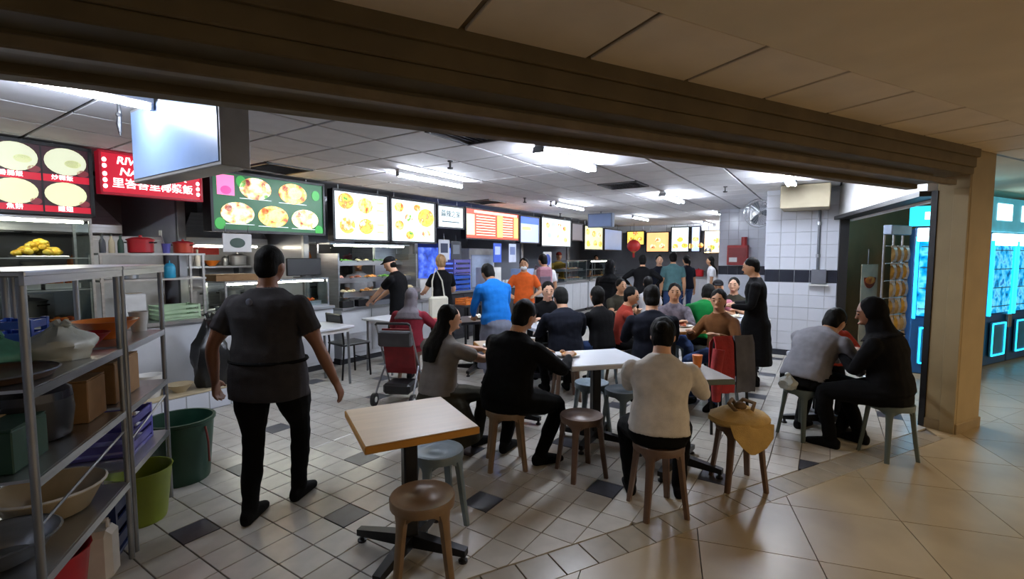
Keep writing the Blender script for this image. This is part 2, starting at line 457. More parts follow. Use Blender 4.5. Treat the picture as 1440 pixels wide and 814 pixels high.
PW = Vector((5.05, 7.3, 0)); PE = PW + V * 1.04
tiled_wall('wall_right', 'white tiled wall with one navy tile band beside the side opening', PE, PW, 5, 0, 2.68, (1.22, 1.42))
tiled_wall('wall_right_return', 'white tiled return of the wall carrying the round fan', PE + U * 3.2, PE, 14, 0, 2.68, (1.22, 1.42), th=.3)
FW0, FW1 = Vector((4.76, 11.0, 0)), Vector((6.1, 10.1, 0))
tiled_wall('wall_far', 'distant white tiled wall with navy band and red hose box', FW0, FW1, 8, 0, 2.68, (1.22, 1.42), th=.3)
# skirting of the white wall
d = (PW - PE); 
mb = MB(); mb.box((d.length / 2, -.012, .05), (d.length, .014, .1)); o = struct(mb.build('baseboard_right', m_wtiled, loc=PE, rz=math.atan2(d.y, d.x)))
o['label'] = 'dark skirting under the white tiled wall'
# ------------------------------------------------------------------ ceiling tube lamps
def tube_lamp(p, label, double=False, L=1.2, z=CEIL):
    t = thing('tube_light', label, 'light', (p.x, p.y, z), RU)
    mb = MB(); mb.box((0, 0, -.025), (L + .04, .09 if double else .06, .05), bev=.006); mb.build('batten', m_white, t)
    for s in ((-1, 1) if double else (0,)):
        mb = MB(); mb.cyl((-L / 2, s * .04, -.072), (L / 2, s * .04, -.072), .016, n=10); mb.build('tube', m_tube, t, smooth=True)
    for s in (-1, 1):
        mb = MB(); mb.box((s * (L / 2 + .012), 0, -.055), (.022, .12 if double else .05, .06), bev=.004); mb.build('end_cap', m_steel2, t)
    return t
def mid2(x0, y0, x1, y1):
    a, b = onz(x0, y0, CEIL - .07), onz(x1, y1, CEIL - .07); return (a + b) / 2
tube_lamp(UV(.78, 3.82), 'bright single tube light running up to the hanging sign box')
tube_lamp(mid2(550, 243, 655, 265), 'bright tube light in front of the yellow dish menu boards')
tube_lamp(mid2(750, 212, 838, 240), 'twin tube light on the ceiling near the entrance beam', True)
tube_lamp(mid2(775, 285, 825, 297), 'tube light in front of the red price board')
tube_lamp(mid2(922, 272, 965, 287), 'twin tube light over the crowded middle tables', True)
tube_lamp(mid2(1098, 240, 1118, 262), 'twin tube light beside the beige duct box', True)
tube_lamp(mid2(890, 303, 910, 312), 'tube light far down the hall before the end stalls')
tube_lamp(mid2(1003, 298, 1030, 307), 'tube light in front of the far tiled wall')
tube_lamp(mid2(986, 312, 1004, 318), 'tube light over the end stalls with yellow boards')
# ceiling lamps of the corridor the picture is taken from, all outside the frame
def down_lamp(p, label):
    t = thing('down_light_offscreen', label, 'light', (p.x, p.y, CEIL_OUT - .035), RA)
    mb = MB(); mb.lathe([(.16, 0), (.17, -.02), (.15, -.045), (.13, -.045), (.13, -.01)], 20); mb.build('rim', m_white, t, smooth=True)
    mb = MB(); mb.lathe([(.128, -.03), (.1, -.034), (.03, -.036)], 20); mb.build('lens', m_tubew, t)
for i, (a, n) in enumerate([(-1.2, -1.6), (2.2, -1.4), (5.4, -.9), (8.0, .4)]):
    down_lamp(AN(a, n), ['round warm ceiling lamp of the corridor behind the metal racks', 'round warm ceiling lamp of the corridor facing the square wooden table', 'round warm ceiling lamp of the corridor facing the entrance pillar', 'round warm ceiling lamp of the corridor facing the cyan machines'][i])
# sprinkler heads
for i, (px, py, where) in enumerate([(633, 226, 'near the large dark vent'), (738, 278, 'in front of the red price board'), (775, 283, 'above the tube light by the red price board'), (1020, 262, 'near the twin tube lights by the duct'), (788, 300, 'in front of the white menu board')]):
    p = onz(px, py, CEIL)
    t = thing('sprinkler', 'small dark sprinkler head on the ceiling ' + where, 'sprinkler', (p.x, p.y, CEIL))
    mb = MB(); mb.lathe([(.03, 0), (.03, -.012), (.012, -.018), (.012, -.075)], 10); mb.build('stem', m_black, t)
    mb = MB(); mb.lathe([(.034, -.075), (.03, -.09), (.006, -.095)], 10); mb.build('deflector', m_black, t)
# ------------------------------------------------------------------ item builders
def blob_mesh(name, mt, r, n, spread, h, seed, sm=(7, 5)):
    rd = random.Random(seed); b = MB()
    for _ in range(n):
        x, y = rd.uniform(-1, 1) * spread[0], rd.uniform(-1, 1) * spread[1]
        k = r * rd.uniform(.7, 1.25); b.ell((x, y, h + rd.uniform(0, 1) * r * .9), (k, k * rd.uniform(.7, 1.2), k * .7), sm[0], sm[1], mi=0, rot=Matrix.Rotation(rd.uniform(0, 3), 3, 'Z'))
    return b.mesh(name, mt, True)
FOODS = {}
def food_mat(nm, cols): 
    if nm not in FOODS: FOODS[nm] = blotch('food_' + nm, cols, 22, 0)
    return FOODS[nm]
food_mat('fried', ['7a3d12', 'c9822a', 'e6b04e']); food_mat('greens', ['1e4d18', '3f8a2c', '9cc45c']); food_mat('rice', ['e0dcc8', 'f0ecdc', 'd8caa0'])
food_mat('curry', ['6b2410', 'a6451a', 'd98a2e']); food_mat('tofu', ['d8c89a', 'e8dcb4', 'b58a4a']); food_mat('meat', ['5a2b1c', '8d4a30', 'b77a58']); food_mat('pink', ['c98a80', 'e0b0a0', 'a05048'])
tray_n = [0]
def food_tray(loc, rz, kind, label, w_=.26, d_=.32, group=None):
    tray_n[0] += 1
    t = thing('food_tray', label, 'tray', loc, rz, group)
    b = MB(); h = .05
    b.box((0, 0, .004), (w_ - .02, d_ - .02, .008))
    for sx in (-1, 1):
        b.box((sx * (w_ / 2 - .006), 0, h / 2), (.008, d_, h)); b.box((0, sx * (d_ / 2 - .006), h / 2), (w_, .008, h))
        b.box((sx * (w_ / 2), 0, h), (.02, d_ + .02, .005)); b.box((0, sx * (d_ / 2), h), (w_ + .02, .02, .005))
    b.build('pan', m_steel, t)
    put(blob_mesh('food', FOODS[kind], .035, 16, (w_ / 2 - .05, d_ / 2 - .05), .03, tray_n[0]), 'food', t)
    return t
PROF = {'bottle': [(.034, 0), (.036, .01), (.036, .14), (.03, .17), (.014, .2), (.014, .235)], 'jar': [(.045, 0), (.05, .01), (.05, .1), (.045, .115)],
        'pot': [(.10, 0), (.125, .01), (.13, .15), (.136, .155)], 'cup': [(.032, 0), (.042, .1), (.044, .105)], 'bowl': [(.05, 0), (.055, .01), (.10, .06), (.125, .085)],
        'bucket': [(.11, 0), (.115, .01), (.145, .27), (.152, .28)]}
def vessel(kind, loc, mt, label, s=1.0, lid=None, group=None, rz=0.0, handles=False, cat=None):
    t = thing(kind, label, cat or kind, loc, rz, group)
    pr = [(r * s, z * s) for r, z in PROF[kind]]; b = MB()
    if kind in ('bottle', 'jar') or lid is not None: b.lathe(pr, 18)
    else: b.lathe(pr + [(r - .006 * s, z) for r, z in reversed(pr[1:])] + [(pr[0][0] * .6, pr[1][1] + .002)], 20)
    b.build('body', mt, t, smooth=True)
    R_, Z_ = pr[-1]
    if kind == 'bottle': b = MB(); b.lathe([(.016 * s, Z_ - .002), (.016 * s, Z_ + .02 * s), (.01 * s, Z_ + .022 * s)], 12); b.build('cap', lid or m_white, t)
    elif lid is not None:
        b = MB(); b.lathe([(R_ * 1.02, Z_ - .004), (R_ * 1.03, Z_ + .008 * s), (R_ * .6, Z_ + .03 * s), (R_ * .12, Z_ + .036 * s), (R_ * .12, Z_ + .055 * s), (R_ * .06, Z_ + .06 * s)], 18); b.build('lid', lid, t, smooth=True)
    if handles:
        for k in (-1, 1):
            b = MB(); b.tube([(k * R_ * .96, -.04 * s, Z_ * .8), (k * R_ * 1.22, -.03 * s, Z_ * .82), (k * R_ * 1.22, .03 * s, Z_ * .82), (k * R_ * .96, .04 * s, Z_ * .8)], .008 * s, 6); b.build('handle', m_black, t)
    return t
def carton(loc, size, rz, mt, label, group=None, open_=False):
    t = thing('cardboard_box', label, 'box', loc, rz, group); w_, d_, h = size
    b = MB(); b.box((0, 0, h / 2), (w_, d_, h), bev=.004); b.build('body', mt, t)
    for k in (-1, 1):
        b = MB(); b.box((0, k * d_ * .26, h + .004), (w_ * .99, d_ * .47, .006), rot=Matrix.Rotation(k * (.5 if open_ else .03), 3, 'X')); b.build('flap', mt, t)
    b = MB(); b.box((0, 0, h + .009), (w_ * .98, .05, .002)); b.build('tape', mat('packing_tape', 'b99763', .3), t)
    return t
def crate(loc, size, rz, mt, label, group=None):
    t = thing('plastic_crate', label, 'crate', loc, rz, group); w_, d_, h = size
    b = MB(); b.box((0, 0, .01), (w_, d_, .02), bev=.003); b.build('base', mt, t)
    for k in (-1, 1):
        for m in (-1, 1):
            b = MB(); b.box((k * (w_ / 2 - .012), m * (d_ / 2 - .012), h / 2), (.024, .024, h)); b.build('corner_post', mt, t)
    for z in range(3):
        zz = h * (.25 + .31 * z)
        b = MB()
        for k in (-1, 1): b.box((k * (w_ / 2 - .006), 0, zz), (.01, d_ - .02, h * .19)); b.box((0, k * (d_ / 2 - .006), zz), (w_ - .02, .01, h * .19))
        b.build('slat_ring', mt, t)
    return t
def plastic_bag(loc, size, mt, label, seed, group=None, rz=0.0):
    t = thing('plastic_bag', label, 'bag', loc, rz, group); b = Bag(size, seed); put(b.mesh('body', mt, True), 'body', t)
    h = MB(); h.ell((0, 0, size[2] * .84), (size[0] * .12, size[1] * .1, size[2] * .1), 8, 6); h.build('knot', mt, t, smooth=True)
    for k in (-1, 1):
        h = MB(); h.tube([(0, 0, size[2] * .86), (k * size[0] * .1, .01, size[2] * .98), (k * size[0] * .2, 0, size[2] * .95)], .01, 6, radii=[.012, .02, .006]); h.build('ear', mt, t)
    return t
def Bag(size, seed):
    b = MB(); rs = []; n = 26
    for i in range(12):
        t = i / 11; r = .82 + .22 * math.sin(math.pi * min(1, t * 1.3)) - .55 * max(0, t - .62) / .38
        ring = []
        for k in range(n):
            a = 2 * math.pi * k / n; c, s_ = math.cos(a), math.sin(a)
            q = r * (1 + .30 * noise.noise(Vector((c * 1.7 + seed, s_ * 1.7, t * 2.6))) + .16 * noise.noise(Vector((c * 5 + seed, s_ * 5, t * 7))))
            ring.append(Vector((c * q * size[0] / 2, s_ * q * size[1] / 2, max(0, t * size[2] * (.86 + .2 * noise.noise(Vector((c * 2, s_ * 2, seed))))))))
        rs.append(ring)
    b.rings(rs); return b
# colours of small wares
m_red = mat('red_plastic', 'b3202a', .35); m_orange = mat('orange_plastic', 'd8782a', .35); m_ygreen = mat('lime_plastic', '76861e', .4); m_green = mat('green_plastic', '143a2a', .45, var=.15)
m_bluep = mat('blue_plastic', '2a55b5', .35); m_purple = mat('violet_plastic', '5c5aa8', .4); m_card = mat('cardboard_brown', '8d6c48', .8, var=.12, scale=12); m_wplast = mat('white_plastic', 'd4d4d2', .4)
m_cream = mat('cream_plastic', 'b9aa8c', .45); m_cyan = mat('cyan_plastic', '2f9fc4', .4); m_yellow = mat('yellow_plastic_bag', 'd8b62a', .4, var=.25, scale=20); m_bagw = mat('thin_white_plastic', 'c3cac6', .35, var=.12, scale=16); m_bagg = mat('thin_green_plastic', '4f8a74', .4, var=.2, scale=16)
m_lamin = mat('white_laminate', 'd6d6d4', .35, var=.03); m_cframe = mat('counter_white', 'c9ccd2', .4, var=.05); m_dkctr = mat('counter_dark', '2a2c33', .4, var=.15)
m_lit = mat('case_strip_light', 'fff4dc', .4, emit=45, var=0); 

# ------------------------------------------------------------------ counters
def counter(u0, u1, label, mt, h=.92, v0=5.85, dep=.65, top=None, fr=True):
    t = thing('stall_counter', label, 'counter', UV((u0 + u1) / 2, v0 + dep / 2), RU); L = u1 - u0
    b = MB(); b.box((0, .02, (h + .1) / 2 - .02), (L - .02, dep - .06, h - .14)); b.build('body', mt, t)
    b = MB(); b.box((0, .05, .05), (L - .04, dep - .12, .1)); b.build('kick_plate', m_dkctr, t)
    b = MB(); b.box((0, 0, h - .02), (L, dep, .04), bev=.005); b.build('worktop', top or m_steel, t)
    n = max(1, round(L / .5))
    for i in range(n):
        b = MB(); b.box((-L / 2 + (i + .5) * L / n, -dep / 2 + .045, .5), (L / n - .015, .014, h - .2), bev=.003); p = b.build('front_panel', mt, t)
    return t
def glass_case(u0, u1, v0, dep, z0, z1, label, shelves, strip, frame=None):
    t = thing('display_case', label, 'display case', UV((u0 + u1) / 2, v0 + dep / 2, z0), RU); L = u1 - u0; H = z1 - z0; fm = frame or m_steel
    for k in (-1, 1):
        for m in (-1, 1):
            b = MB(); b.box((k * (L / 2 - .012), m * (dep / 2 - .012), H / 2), (.022, .022, H)); b.build('post', fm, t)
    b = MB(); b.box((0, 0, H - .012), (L, dep, .024), bev=.003); b.build('top_panel', fm, t)
    b = MB(); b.box((0, 0, .012), (L, dep, .024)); b.build('floor_panel', fm, t)
    for z in shelves: b = MB(); b.box((0, .02, z - z0), (L - .03, dep - .08, .012)); b.build('shelf', fm, t)
    b = MB(); b.box((0, -dep / 2 + .003, H / 2), (L - .03, .005, H - .03)); b.build('front_glass', m_glass, t)
    for k in (-1, 1): b = MB(); b.box((k * (L / 2 - .003), 0, H / 2), (.005, dep - .03, H - .03)); b.build('side_glass', m_glass, t)
    b = MB(); b.cyl((-L / 2 + .05, -dep / 2 + .06, H - .04), (L / 2 - .05, -dep / 2 + .06, H - .04), .011, n=8); b.build('strip_light' if strip is m_lit else 'top_rail', strip, t)
    return t
def tray_row(u0, u1, v, z, n, kinds, where, d_=.3):
    w_ = (u1 - u0) / n - .03
    for i in range(n):
        k = kinds[i % len(kinds)]
        nm = {'fried': 'golden fried pieces', 'greens': 'leafy greens', 'rice': 'white rice', 'curry': 'dark red curry', 'tofu': 'pale tofu pieces', 'meat': 'brown meat', 'pink': 'pink fish pieces'}[k]
        food_tray(UV(u0 + (i + .5) * (u1 - u0) / n, v, z), RU, k, f'tray of {nm} {where}', w_, d_, group=f'food trays {where}')
# stall one: nasi lemak
counter(-.2, 2.62, 'white stall counter under the red nasi lemak sign', m_cframe)
glass_case(.35, 1.62, 5.92, .5, .92, 1.98, 'tall warm lit glass case under the white rice menu board', (1.3, 1.6), m_lit)
tray_row(.42, 1.56, 6.17, .95, 4, ['fried', 'curry'], 'low in the nasi lemak glass case', .28)
tray_row(.42, 1.56, 6.18, 1.31, 4, ['curry', 'fried', 'tofu'], 'on the middle shelf of the nasi lemak glass case', .26)
food_mat('yellow', ['c08a18', 'e0b82c', 'f4dc6a'])
def heap(loc, kind, label, w_, d_, n, seed):
    t = thing('snack_heap', label, 'food', loc, RU)
    b = MB(); b.box((0, 0, .008), (w_, d_, .016), bev=.004); b.build('tray', m_steel, t)
    rd_ = random.Random(seed); b = MB()
    for _ in range(n):
        q = rd_.random() ** .6; a_ = rd_.uniform(0, 6.28); k = rd_.uniform(.028, .045)
        b.ell((q * math.cos(a_) * w_ * .40, q * math.sin(a_) * d_ * .38, .04 + (1 - q) * .15 * rd_.uniform(.5, 1)), (k, k * .8, k * .7), 8, 6, rot=Matrix.Rotation(a_, 3, 'Z') @ Matrix.Rotation(rd_.uniform(-.6, .6), 3, 'X'))
    b.build('pieces', FOODS[kind], t, smooth=True)
heap(UV(1.28, 6.14, 1.606), 'yellow', 'heap of yellow fried snacks in the tall warm glass case', .36, .3, 60, 3)
heap(UV(.82, 6.14, 1.606), 'fried', 'heap of brown fried pieces beside the yellow snacks', .36, .3, 60, 5)
t = thing('over_shelf', 'steel over-shelf on posts carrying red pots in the nasi lemak stall', 'shelf', UV(2.14, 6.12, .92), RU)
b = MB(); b.box((0, 0, .72), (.96, .36, .02)); b.build('upper_board', m_steel, t)
b = MB(); b.box((0, 0, .45), (.96, .36, .02)); b.build('lower_board', m_steel, t)
for k in (-1, 1):
    for m in (-1, 1): b = MB(); b.box((k * .46, m * .16, .36), (.022, .022, .73)); b.build('post', m_steel, t)
vessel('pot', UV(2.07, 6.12, 1.65), m_red, 'red lidded pot in the middle of the steel over-shelf', .9, lid=m_red, handles=True)
vessel('pot', UV(2.47, 6.12, 1.65), mat('tomato_plastic', 'c94a30', .4), 'tomato red pot at the partition end of the steel over-shelf', .75, lid=m_red, handles=True)
t = vessel('cup', UV(2.27, 6.03, 1.65), m_purple, 'violet cup of utensils between the two red pots', 1.0)
b = MB(); b.tube([(0, 0, .02), (-.05, 0, .2)], .008, 6); b.box((-.055, 0, .22), (.03, .006, .06)); b.build('ladle', m_steel, t)
for i in range(3): vessel('bottle', UV(1.74 + i * .075, 6.1, 1.65), [m_dkctr, m_cream, m_green][i], ['dark sauce bottle on the steel over-shelf', 'cream sauce bottle on the steel over-shelf', 'green sauce bottle on the steel over-shelf'][i], .75, lid=m_black)
vessel('jar', UV(2.3, 6.05, 1.38), m_cyan, 'cyan canister on the lower board of the over-shelf', 1.1, lid=m_cyan)
vessel('pot', UV(1.95, 6.1, 1.38), m_steel, 'steel pot on the lower board of the over-shelf', .6, lid=m_steel)
carton(UV(1.95, 6.1, .92), (.2, .2, .3), RU, m_wplast, 'white straw dispenser box under the over-shelf')
crate(UV(2.35, 6.1, .92), (.4, .3, .16), RU, mat('pale_green_plastic', 'a9c4a0', .4), 'pale green crate on the nasi lemak counter')
# partition walls between stalls
for i, (u, v0) in enumerate([(2.67, 6.2), (4.32, 5.95), (6.62, 6.2), (10.4, 6.2), (13.0, 6.2)]):
    o = wall('wall_partition_%d' % (i + 1), 'white partition wall between two food stalls', UV(u, max(v0, 6.55)), UV(u, 8.3), 0, 2.66, .07, m_wtile)
    b = MB(); b.box((.02, .035, 1.33), (.06, .09, 2.66), bev=.004); b.build('edge_trim', m_steel2, o)
# red poster
t = thing('poster', 'red poster with gold writing on the stall back wall', 'poster', atd(286, 333, 7.6) , RU)
b = MB(); b.box((0, 0, 0), (.44, .01, .56)); b.build('sheet', mat('poster_red', '9c1f1c', .6), t)
text_mesh('123', .14, mat('poster_gold', 'd98a3a', .5), 'lettering', t, (0, -.008, 0), (math.pi / 2, 0, 0))
# stall two: green board
counter(2.72, 4.26, 'white stall counter under the green rice set board', m_cframe)
glass_case(2.8, 4.2, 5.9, .5, .92, 1.32, 'low bright glass case on the counter under the green board', (), m_lit)
tray_row(2.85, 4.15, 6.15, .945, 5, ['fried', 'tofu', 'meat', 'fried', 'curry'], 'in the low case under the green board', .32)
carton(UV(3.0, 6.15, 1.32), (.5, .3, .07), RU, m_card, 'shallow cardboard tray on top of the low bright case')
t = thing('monitor', 'black order monitor standing on the low bright case', 'monitor', UV(3.95, 6.1, 1.32), RU)
b = MB(); b.box((0, 0, .15), (.52, .04, .24), bev=.008); b.build('screen', m_black, t); b = MB(); b.box((0, .03, .03), (.06, .04, .06)); b.build('neck', m_black, t); b = MB(); b.box((0, .02, .006), (.22, .14, .012)); b.build('foot', m_black, t)
t = thing('poster', 'white notice with round green badge on the green board stall', 'poster', UV(3.02, 6.02, 1.78), RU)
b = MB(); b.box((0, 0, 0), (.34, .012, .22)); b.build('sheet', m_white, t)
b = MB(); b.rings([[Vector((.09 * math.cos(a * .3142) , y, .06 * math.sin(a * .3142))) for a in range(20)] for y in (-.006, -.011)]); b.build('badge', m_green, t)
for k in (-1, 1): b = MB(); b.cyl((k * .14, .0, .1), (k * .14, 0, .2), .004, n=6); b.build('hanger', m_steel2, t)
# stall three: stepped produce display
counter(4.38, 6.6, 'pale fronted steel topped counter under the yellow dish boards', m_cframe, h=.86, top=m_steel)
t = thing('display_stand', 'stepped steel display stand of vegetables and fish balls', 'display stand', UV(5.2, 6.15, .86), RU)
for i, (y, z) in enumerate([(-.17, .16), (.05, .36), (.27, .62)]):
    b = MB(); b.box((0, y, z), (1.6, .24, .02)); b.box((0, y - .12, z + .02), (1.6, .012, .06)); b.build('tier', m_steel, t)
for k in (-1, 1):
    b = MB(); b.box((k * .79, .05, .4), (.03, .5, .8), bev=.004); b.build('end_panel', m_steel, t)
b = MB(); b.box((0, .16, .945), (1.62, .36, .02)); b.build('canopy', m_steel, t)
for k in (-1, 1): b = MB(); b.box((k * .79, .3, .6), (.02, .02, .78)); b.build('canopy_post', m_steel, t)
b = MB(); b.cyl((-.7, .02, .92), (.7, .02, .92), .012, n=8); b.build('strip_light', m_lit, t)
b = MB(); b.box((0, -.02, .82), (1.58, .005, .26)); b.build('front_glass', m_glass, t)
tray_row(4.42, 5.98, 5.98, 1.04, 5, ['tofu', 'fried', 'rice', 'pink', 'tofu'], 'on the lowest tier of the produce stand', .2)
tray_row(4.42, 5.98, 6.2, 1.235, 5, ['pink', 'meat', 'fried', 'greens', 'tofu'], 'on the middle tier of the produce stand', .2)
tray_row(4.42, 5.98, 6.42, 1.495, 5, ['greens', 'greens', 'tofu', 'greens', 'fried'], 'on the top tier of the produce stand', .2)
for i in range(2):
    t = thing('soup_warmer', ['square black soup warmer on the counter beside the partition', 'square black soup warmer under the produce tiers'][i], 'warmer', UV(4.5 + i * .28, 5.92, .86), RU)
    b = MB(); b.box((0, 0, .05), (.2, .1, .1), bev=.006); b.build('body', m_black, t); b = MB(); b.lathe([(.04, .1), (.045, .115), (.01, .13)], 12); b.build('lid', m_steel, t)
carton(UV(6.3, 6.15, .86), (.36, .3, .34), RU, m_wplast, 'white machine box at the end of the produce counter')
# stall four: blue lit drinks
counter(6.66, 10.36, 'dark drinks counter under the red price board', m_dkctr, h=.95)
t = thing('drinks_chiller', 'blue lit drinks chiller behind the dark counter', 'fridge', UV(7.75, 7.3), RU)
b = MB(); b.box((0, .05, .95), (1.3, .6, 1.9), bev=.01); b.build('body', mat('chiller_blue', '23409a', .4), t)
m_bglow = blotch('chiller_glow', ['2a3f9c', '3d5fd0', '6f8cec'], 7, 1.0)
for k in (-1, 1): b = MB(); b.box((k * .32, -.26, .95), (.6, .02, 1.7)); d_ = b.build('door', m_bglow, t); b = MB(); b.box((k * .05, -.28, 1.0), (.02, .03, .5)); b.build('handle', m_steel, d_)
t = thing('drinks_chiller', 'white ice machine with pale blue hatch beside the blue chiller', 'fridge', UV(9.2, 7.2), RU)
b = MB(); b.box((0, .05, .9), (1.0, .6, 1.8), bev=.01); b.build('body', m_wplast, t)
b = MB(); b.box((0, -.26, 1.25), (.86, .02, .8), bev=.004); b.build('hatch', mat('ice_panel', 'b8c8e4', .3), t); b = MB(); b.box((0, -.28, .84), (.3, .03, .03)); b.build('handle', m_steel, t)
b = MB(); b.box((0, -.255, .55), (.8, .01, .3)); b.build('grille', m_steel2, t)
crate(UV(7.2, 6.1, .95), (.5, .36, .3), RU, m_bluep, 'blue crate on the drinks counter')
crate(UV(7.2, 6.1, 1.26), (.5, .36, .3), RU, m_purple, 'violet crate stacked on the blue crate')
carton(UV(8.3, 6.1, .95), (.45, .35, .42), RU, m_wplast, 'white carton on the drinks counter')
carton(UV(9.75, 6.15, .95), (.5, .35, .36), RU, mat('pale_blue_box', '9fb4d8', .5), 'pale blue carton on the drinks counter')
for i in range(6): vessel('cup', UV(8.66 + i * .128, 6.0, .95), m_wplast, 'white drinks cup in a row on the drinks counter', 1.3, group='cups on the drinks counter')
crate(UV(6.95, 5.62, .72), (.36, .26, .12), RU, m_orange, 'yellow orange tray on the stand before the drinks counter')
t = thing('side_stand', 'dark stand holding the yellow orange tray', 'table', UV(6.95, 5.62), RU)
b = MB(); b.box((0, 0, .70), (.5, .36, .03)); b.build('top', m_dkctr, t)
for k in (-1, 1):
    for m in (-1, 1): b = MB(); b.box((k * .22, m * .15, .345), (.03, .03, .69)); b.build('leg', m_darkmetal, t)
# hanging posters in stall four
for i, (u, z, c, l) in enumerate([(6.85, 1.72, 'c9cdd6', 'pale notice beside the drinks stall'), (7.2, 1.7, '30343c', 'dark hanging utensil rack sheet beside the drinks stall'), (8.6, 1.69, '3a5ec8', 'blue poster hanging under the red price board'), (9.2, 1.69, 'c3ccde', 'pale menu sheet hanging under the red price board')]):
    t = thing('poster', l, 'poster', UV(u, 6.08, z), RU); b = MB(); b.box((0, 0, 0), (.3, .012, .42)); b.build('sheet', mat('sheet_%d' % i, c, .5), t)
    b = MB(); b.box((0, -.008, .05), (.2, .004, .18)); b.build('print', mat('sheet_print_%d' % i, ['26324f', '6f7680', 'b8c8f0', '6a7aa8'][i], .5), t)
    b = MB(); b.cyl((0, 0, .2), (0, 0, .32), .004, n=6); b.build('hanger', m_steel2, t)
# stall five, six
counter(10.45, 12.95, 'pale counter under the white menu board', m_cframe)
glass_case(11.6, 12.9, 5.9, .5, .92, 1.5, 'glass case under the white menu board', (1.2,), m_wplast)
tray_row(11.65, 12.85, 6.15, .945, 4, ['fried', 'meat', 'pink'], 'in the glass case under the white menu board')
tray_row(11.65, 12.85, 6.15, 1.21, 4, ['pink', 'fried', 'tofu'], 'on the upper shelf of the white board case')
t = thing('round_sign', 'white sign with a blue round spot on the drinks counter end', 'sign', UV(10.7, 6.0, .92), RU)
b = MB(); b.box((0, 0, .6), (.42, .02, .42), bev=.006); b.build('board', m_white, t)
b = MB(); b.rings([[Vector((.15 * math.cos(a * .3142), y, .6 + .15 * math.sin(a * .3142))) for a in range(20)] for y in (-.011, -.016)]); b.build('spot', m_bluep, t)
b = MB(); b.cyl((0, 0, 0), (0, 0, .4), .015, n=8); b.build('stem', m_steel2, t); b = MB(); b.lathe([(.1, 0), (.1, .012), (.02, .02)], 16); b.build('base', m_steel2, t)
vessel('pot', UV(11.2, 6.15, .92), m_steel, 'steel soup pot on the pale counter', 1.4, lid=m_steel, handles=True)
counter(13.05, 16.3, 'pale counter under the yellow and grey boards', m_cframe)
glass_case(13.3, 14.6, 5.9, .5, .92, 1.5, 'bright glass case under the yellow dish board', (1.2,), m_lit)
tray_row(13.35, 14.55, 6.15, .945, 4, ['meat', 'fried'], 'in the bright case under the yellow dish board')
vessel('pot', UV(15.2, 6.15, .92), m_steel, 'large steel pot on the far pale counter', 1.6, lid=m_steel, handles=True)
t = thing('lantern', 'red hanging festive lantern by the end stalls', 'lantern', UV(15.2, 5.3, 1.95))
b = MB(); b.ell((0, 0, 0), (.22, .22, .2), 16, 10); b.build('shade', mat('lantern_red', 'c02a2a', .5), t, smooth=True); b = MB(); b.lathe([(.07, -.21), (.07, -.18)], 12); b.lathe([(.07, .18), (.07, .21)], 12); b.build('rim', mat('lantern_gold', 'c9993a', .4), t)
b = MB(); b.cyl((0, 0, .2), (0, 0, .74), .005, n=6); b.build('cord', m_black, t)
b = MB()
for k in range(8): b.cyl((.03 * math.cos(k * .785), .03 * math.sin(k * .785), -.38), (.03 * math.cos(k * .785), .03 * math.sin(k * .785), -.2), .006, n=5)
b.build('tassel', m_red, t)
# end stalls facing down the hall
t = thing('stall_counter', 'long end counter across the far end of the hall', 'counter', UV(16.9, 4.2), RU)
b = MB(); b.box((0, 0, .45), (.7, 5.4, .86)); b.build('body', m_cframe, t); b = MB(); b.box((0, 0, .91), (.76, 5.5, .05), bev=.006); b.build('worktop', m_steel, t)
for k in range(8): b = MB(); b.box((-.36, -2.4 + k * .68, .47), (.014, .64, .76)); b.build('front_panel', m_wtile, t)
for i, (v, mt) in enumerate([(5.6, m_steel), (4.7, m_steel), (3.6, m_red), (2.7, m_steel)]): vessel('pot', UV(16.75, v, .935), mt, ['steel pot on the end counter below the cream boards', 'steel pot in the middle of the end counter', 'red pot on the end counter', 'steel pot on the end counter beside the far tiled wall'][i], 1.3, lid=mt, handles=True)
# ------------------------------------------------------------------ menu boards
def board(u0, u1, z0, z1, label, panel, v=6.04, fr=None, th=.12, name='menu_board', rz=RU, loc=None, bw=.03):
    t = thing(name, label, 'menu board', loc or UV((u0 + u1) / 2, v, z0), rz); L, H = u1 - u0, z1 - z0; fm = fr or m_black
    b = MB(); b.box((0, .01 + th / 2, H / 2), (L - .01, th - .02, H - .01)); b.build('housing', fm, t)
    for k in (-1, 1):
        b = MB(); b.box((k * (L / 2 - bw / 2), .0, H / 2), (bw, .03, H)); b.build('frame_bar', fm, t); b = MB(); b.box((0, 0, H / 2 + k * (H / 2 - bw / 2)), (L, .03, bw)); b.build('frame_bar', fm, t)
    b = MB(); b.box((0, .006, H / 2), (L - bw * 2, .01, H - bw * 2)); b.build('panel', panel, t)
    for k in (-1, 1): b = MB(); b.cyl((k * L * .35, .08, H), (k * L * .35, .08, CEIL + .02 - z0), .008, n=6); b.build('hanger', m_steel2, t)
    return t
def dish(t, x, z, rx, rz_, mt, plate=None, name='dish_picture'):
    if plate:
        b = MB(); b.rings([[Vector((x + rx * math.cos(a * .2856), y, z + rz_ * math.sin(a * .2856))) for a in range(22)] for y in (.0, -.004)]); b.build('plate_picture', plate, t); rx *= .8; rz_ *= .75
    b = MB(); b.rings([[Vector((x + rx * math.cos(a * .2856), y, z + rz_ * math.sin(a * .2856))) for a in range(22)] for y in (.0, -.007)]); return b.build(name, mt, t)
def patch(t, x, z, w_, h, mt, name='printed_block', y=-.001):
    b = MB(); b.box((x, y, z), (w_, .004, h)); return b.build(name, mt, t)
def em(name, col, e=None): return mat('glow_' + name, col, .4, emit=BOARD_E if e is None else e, var=.04, scale=3)
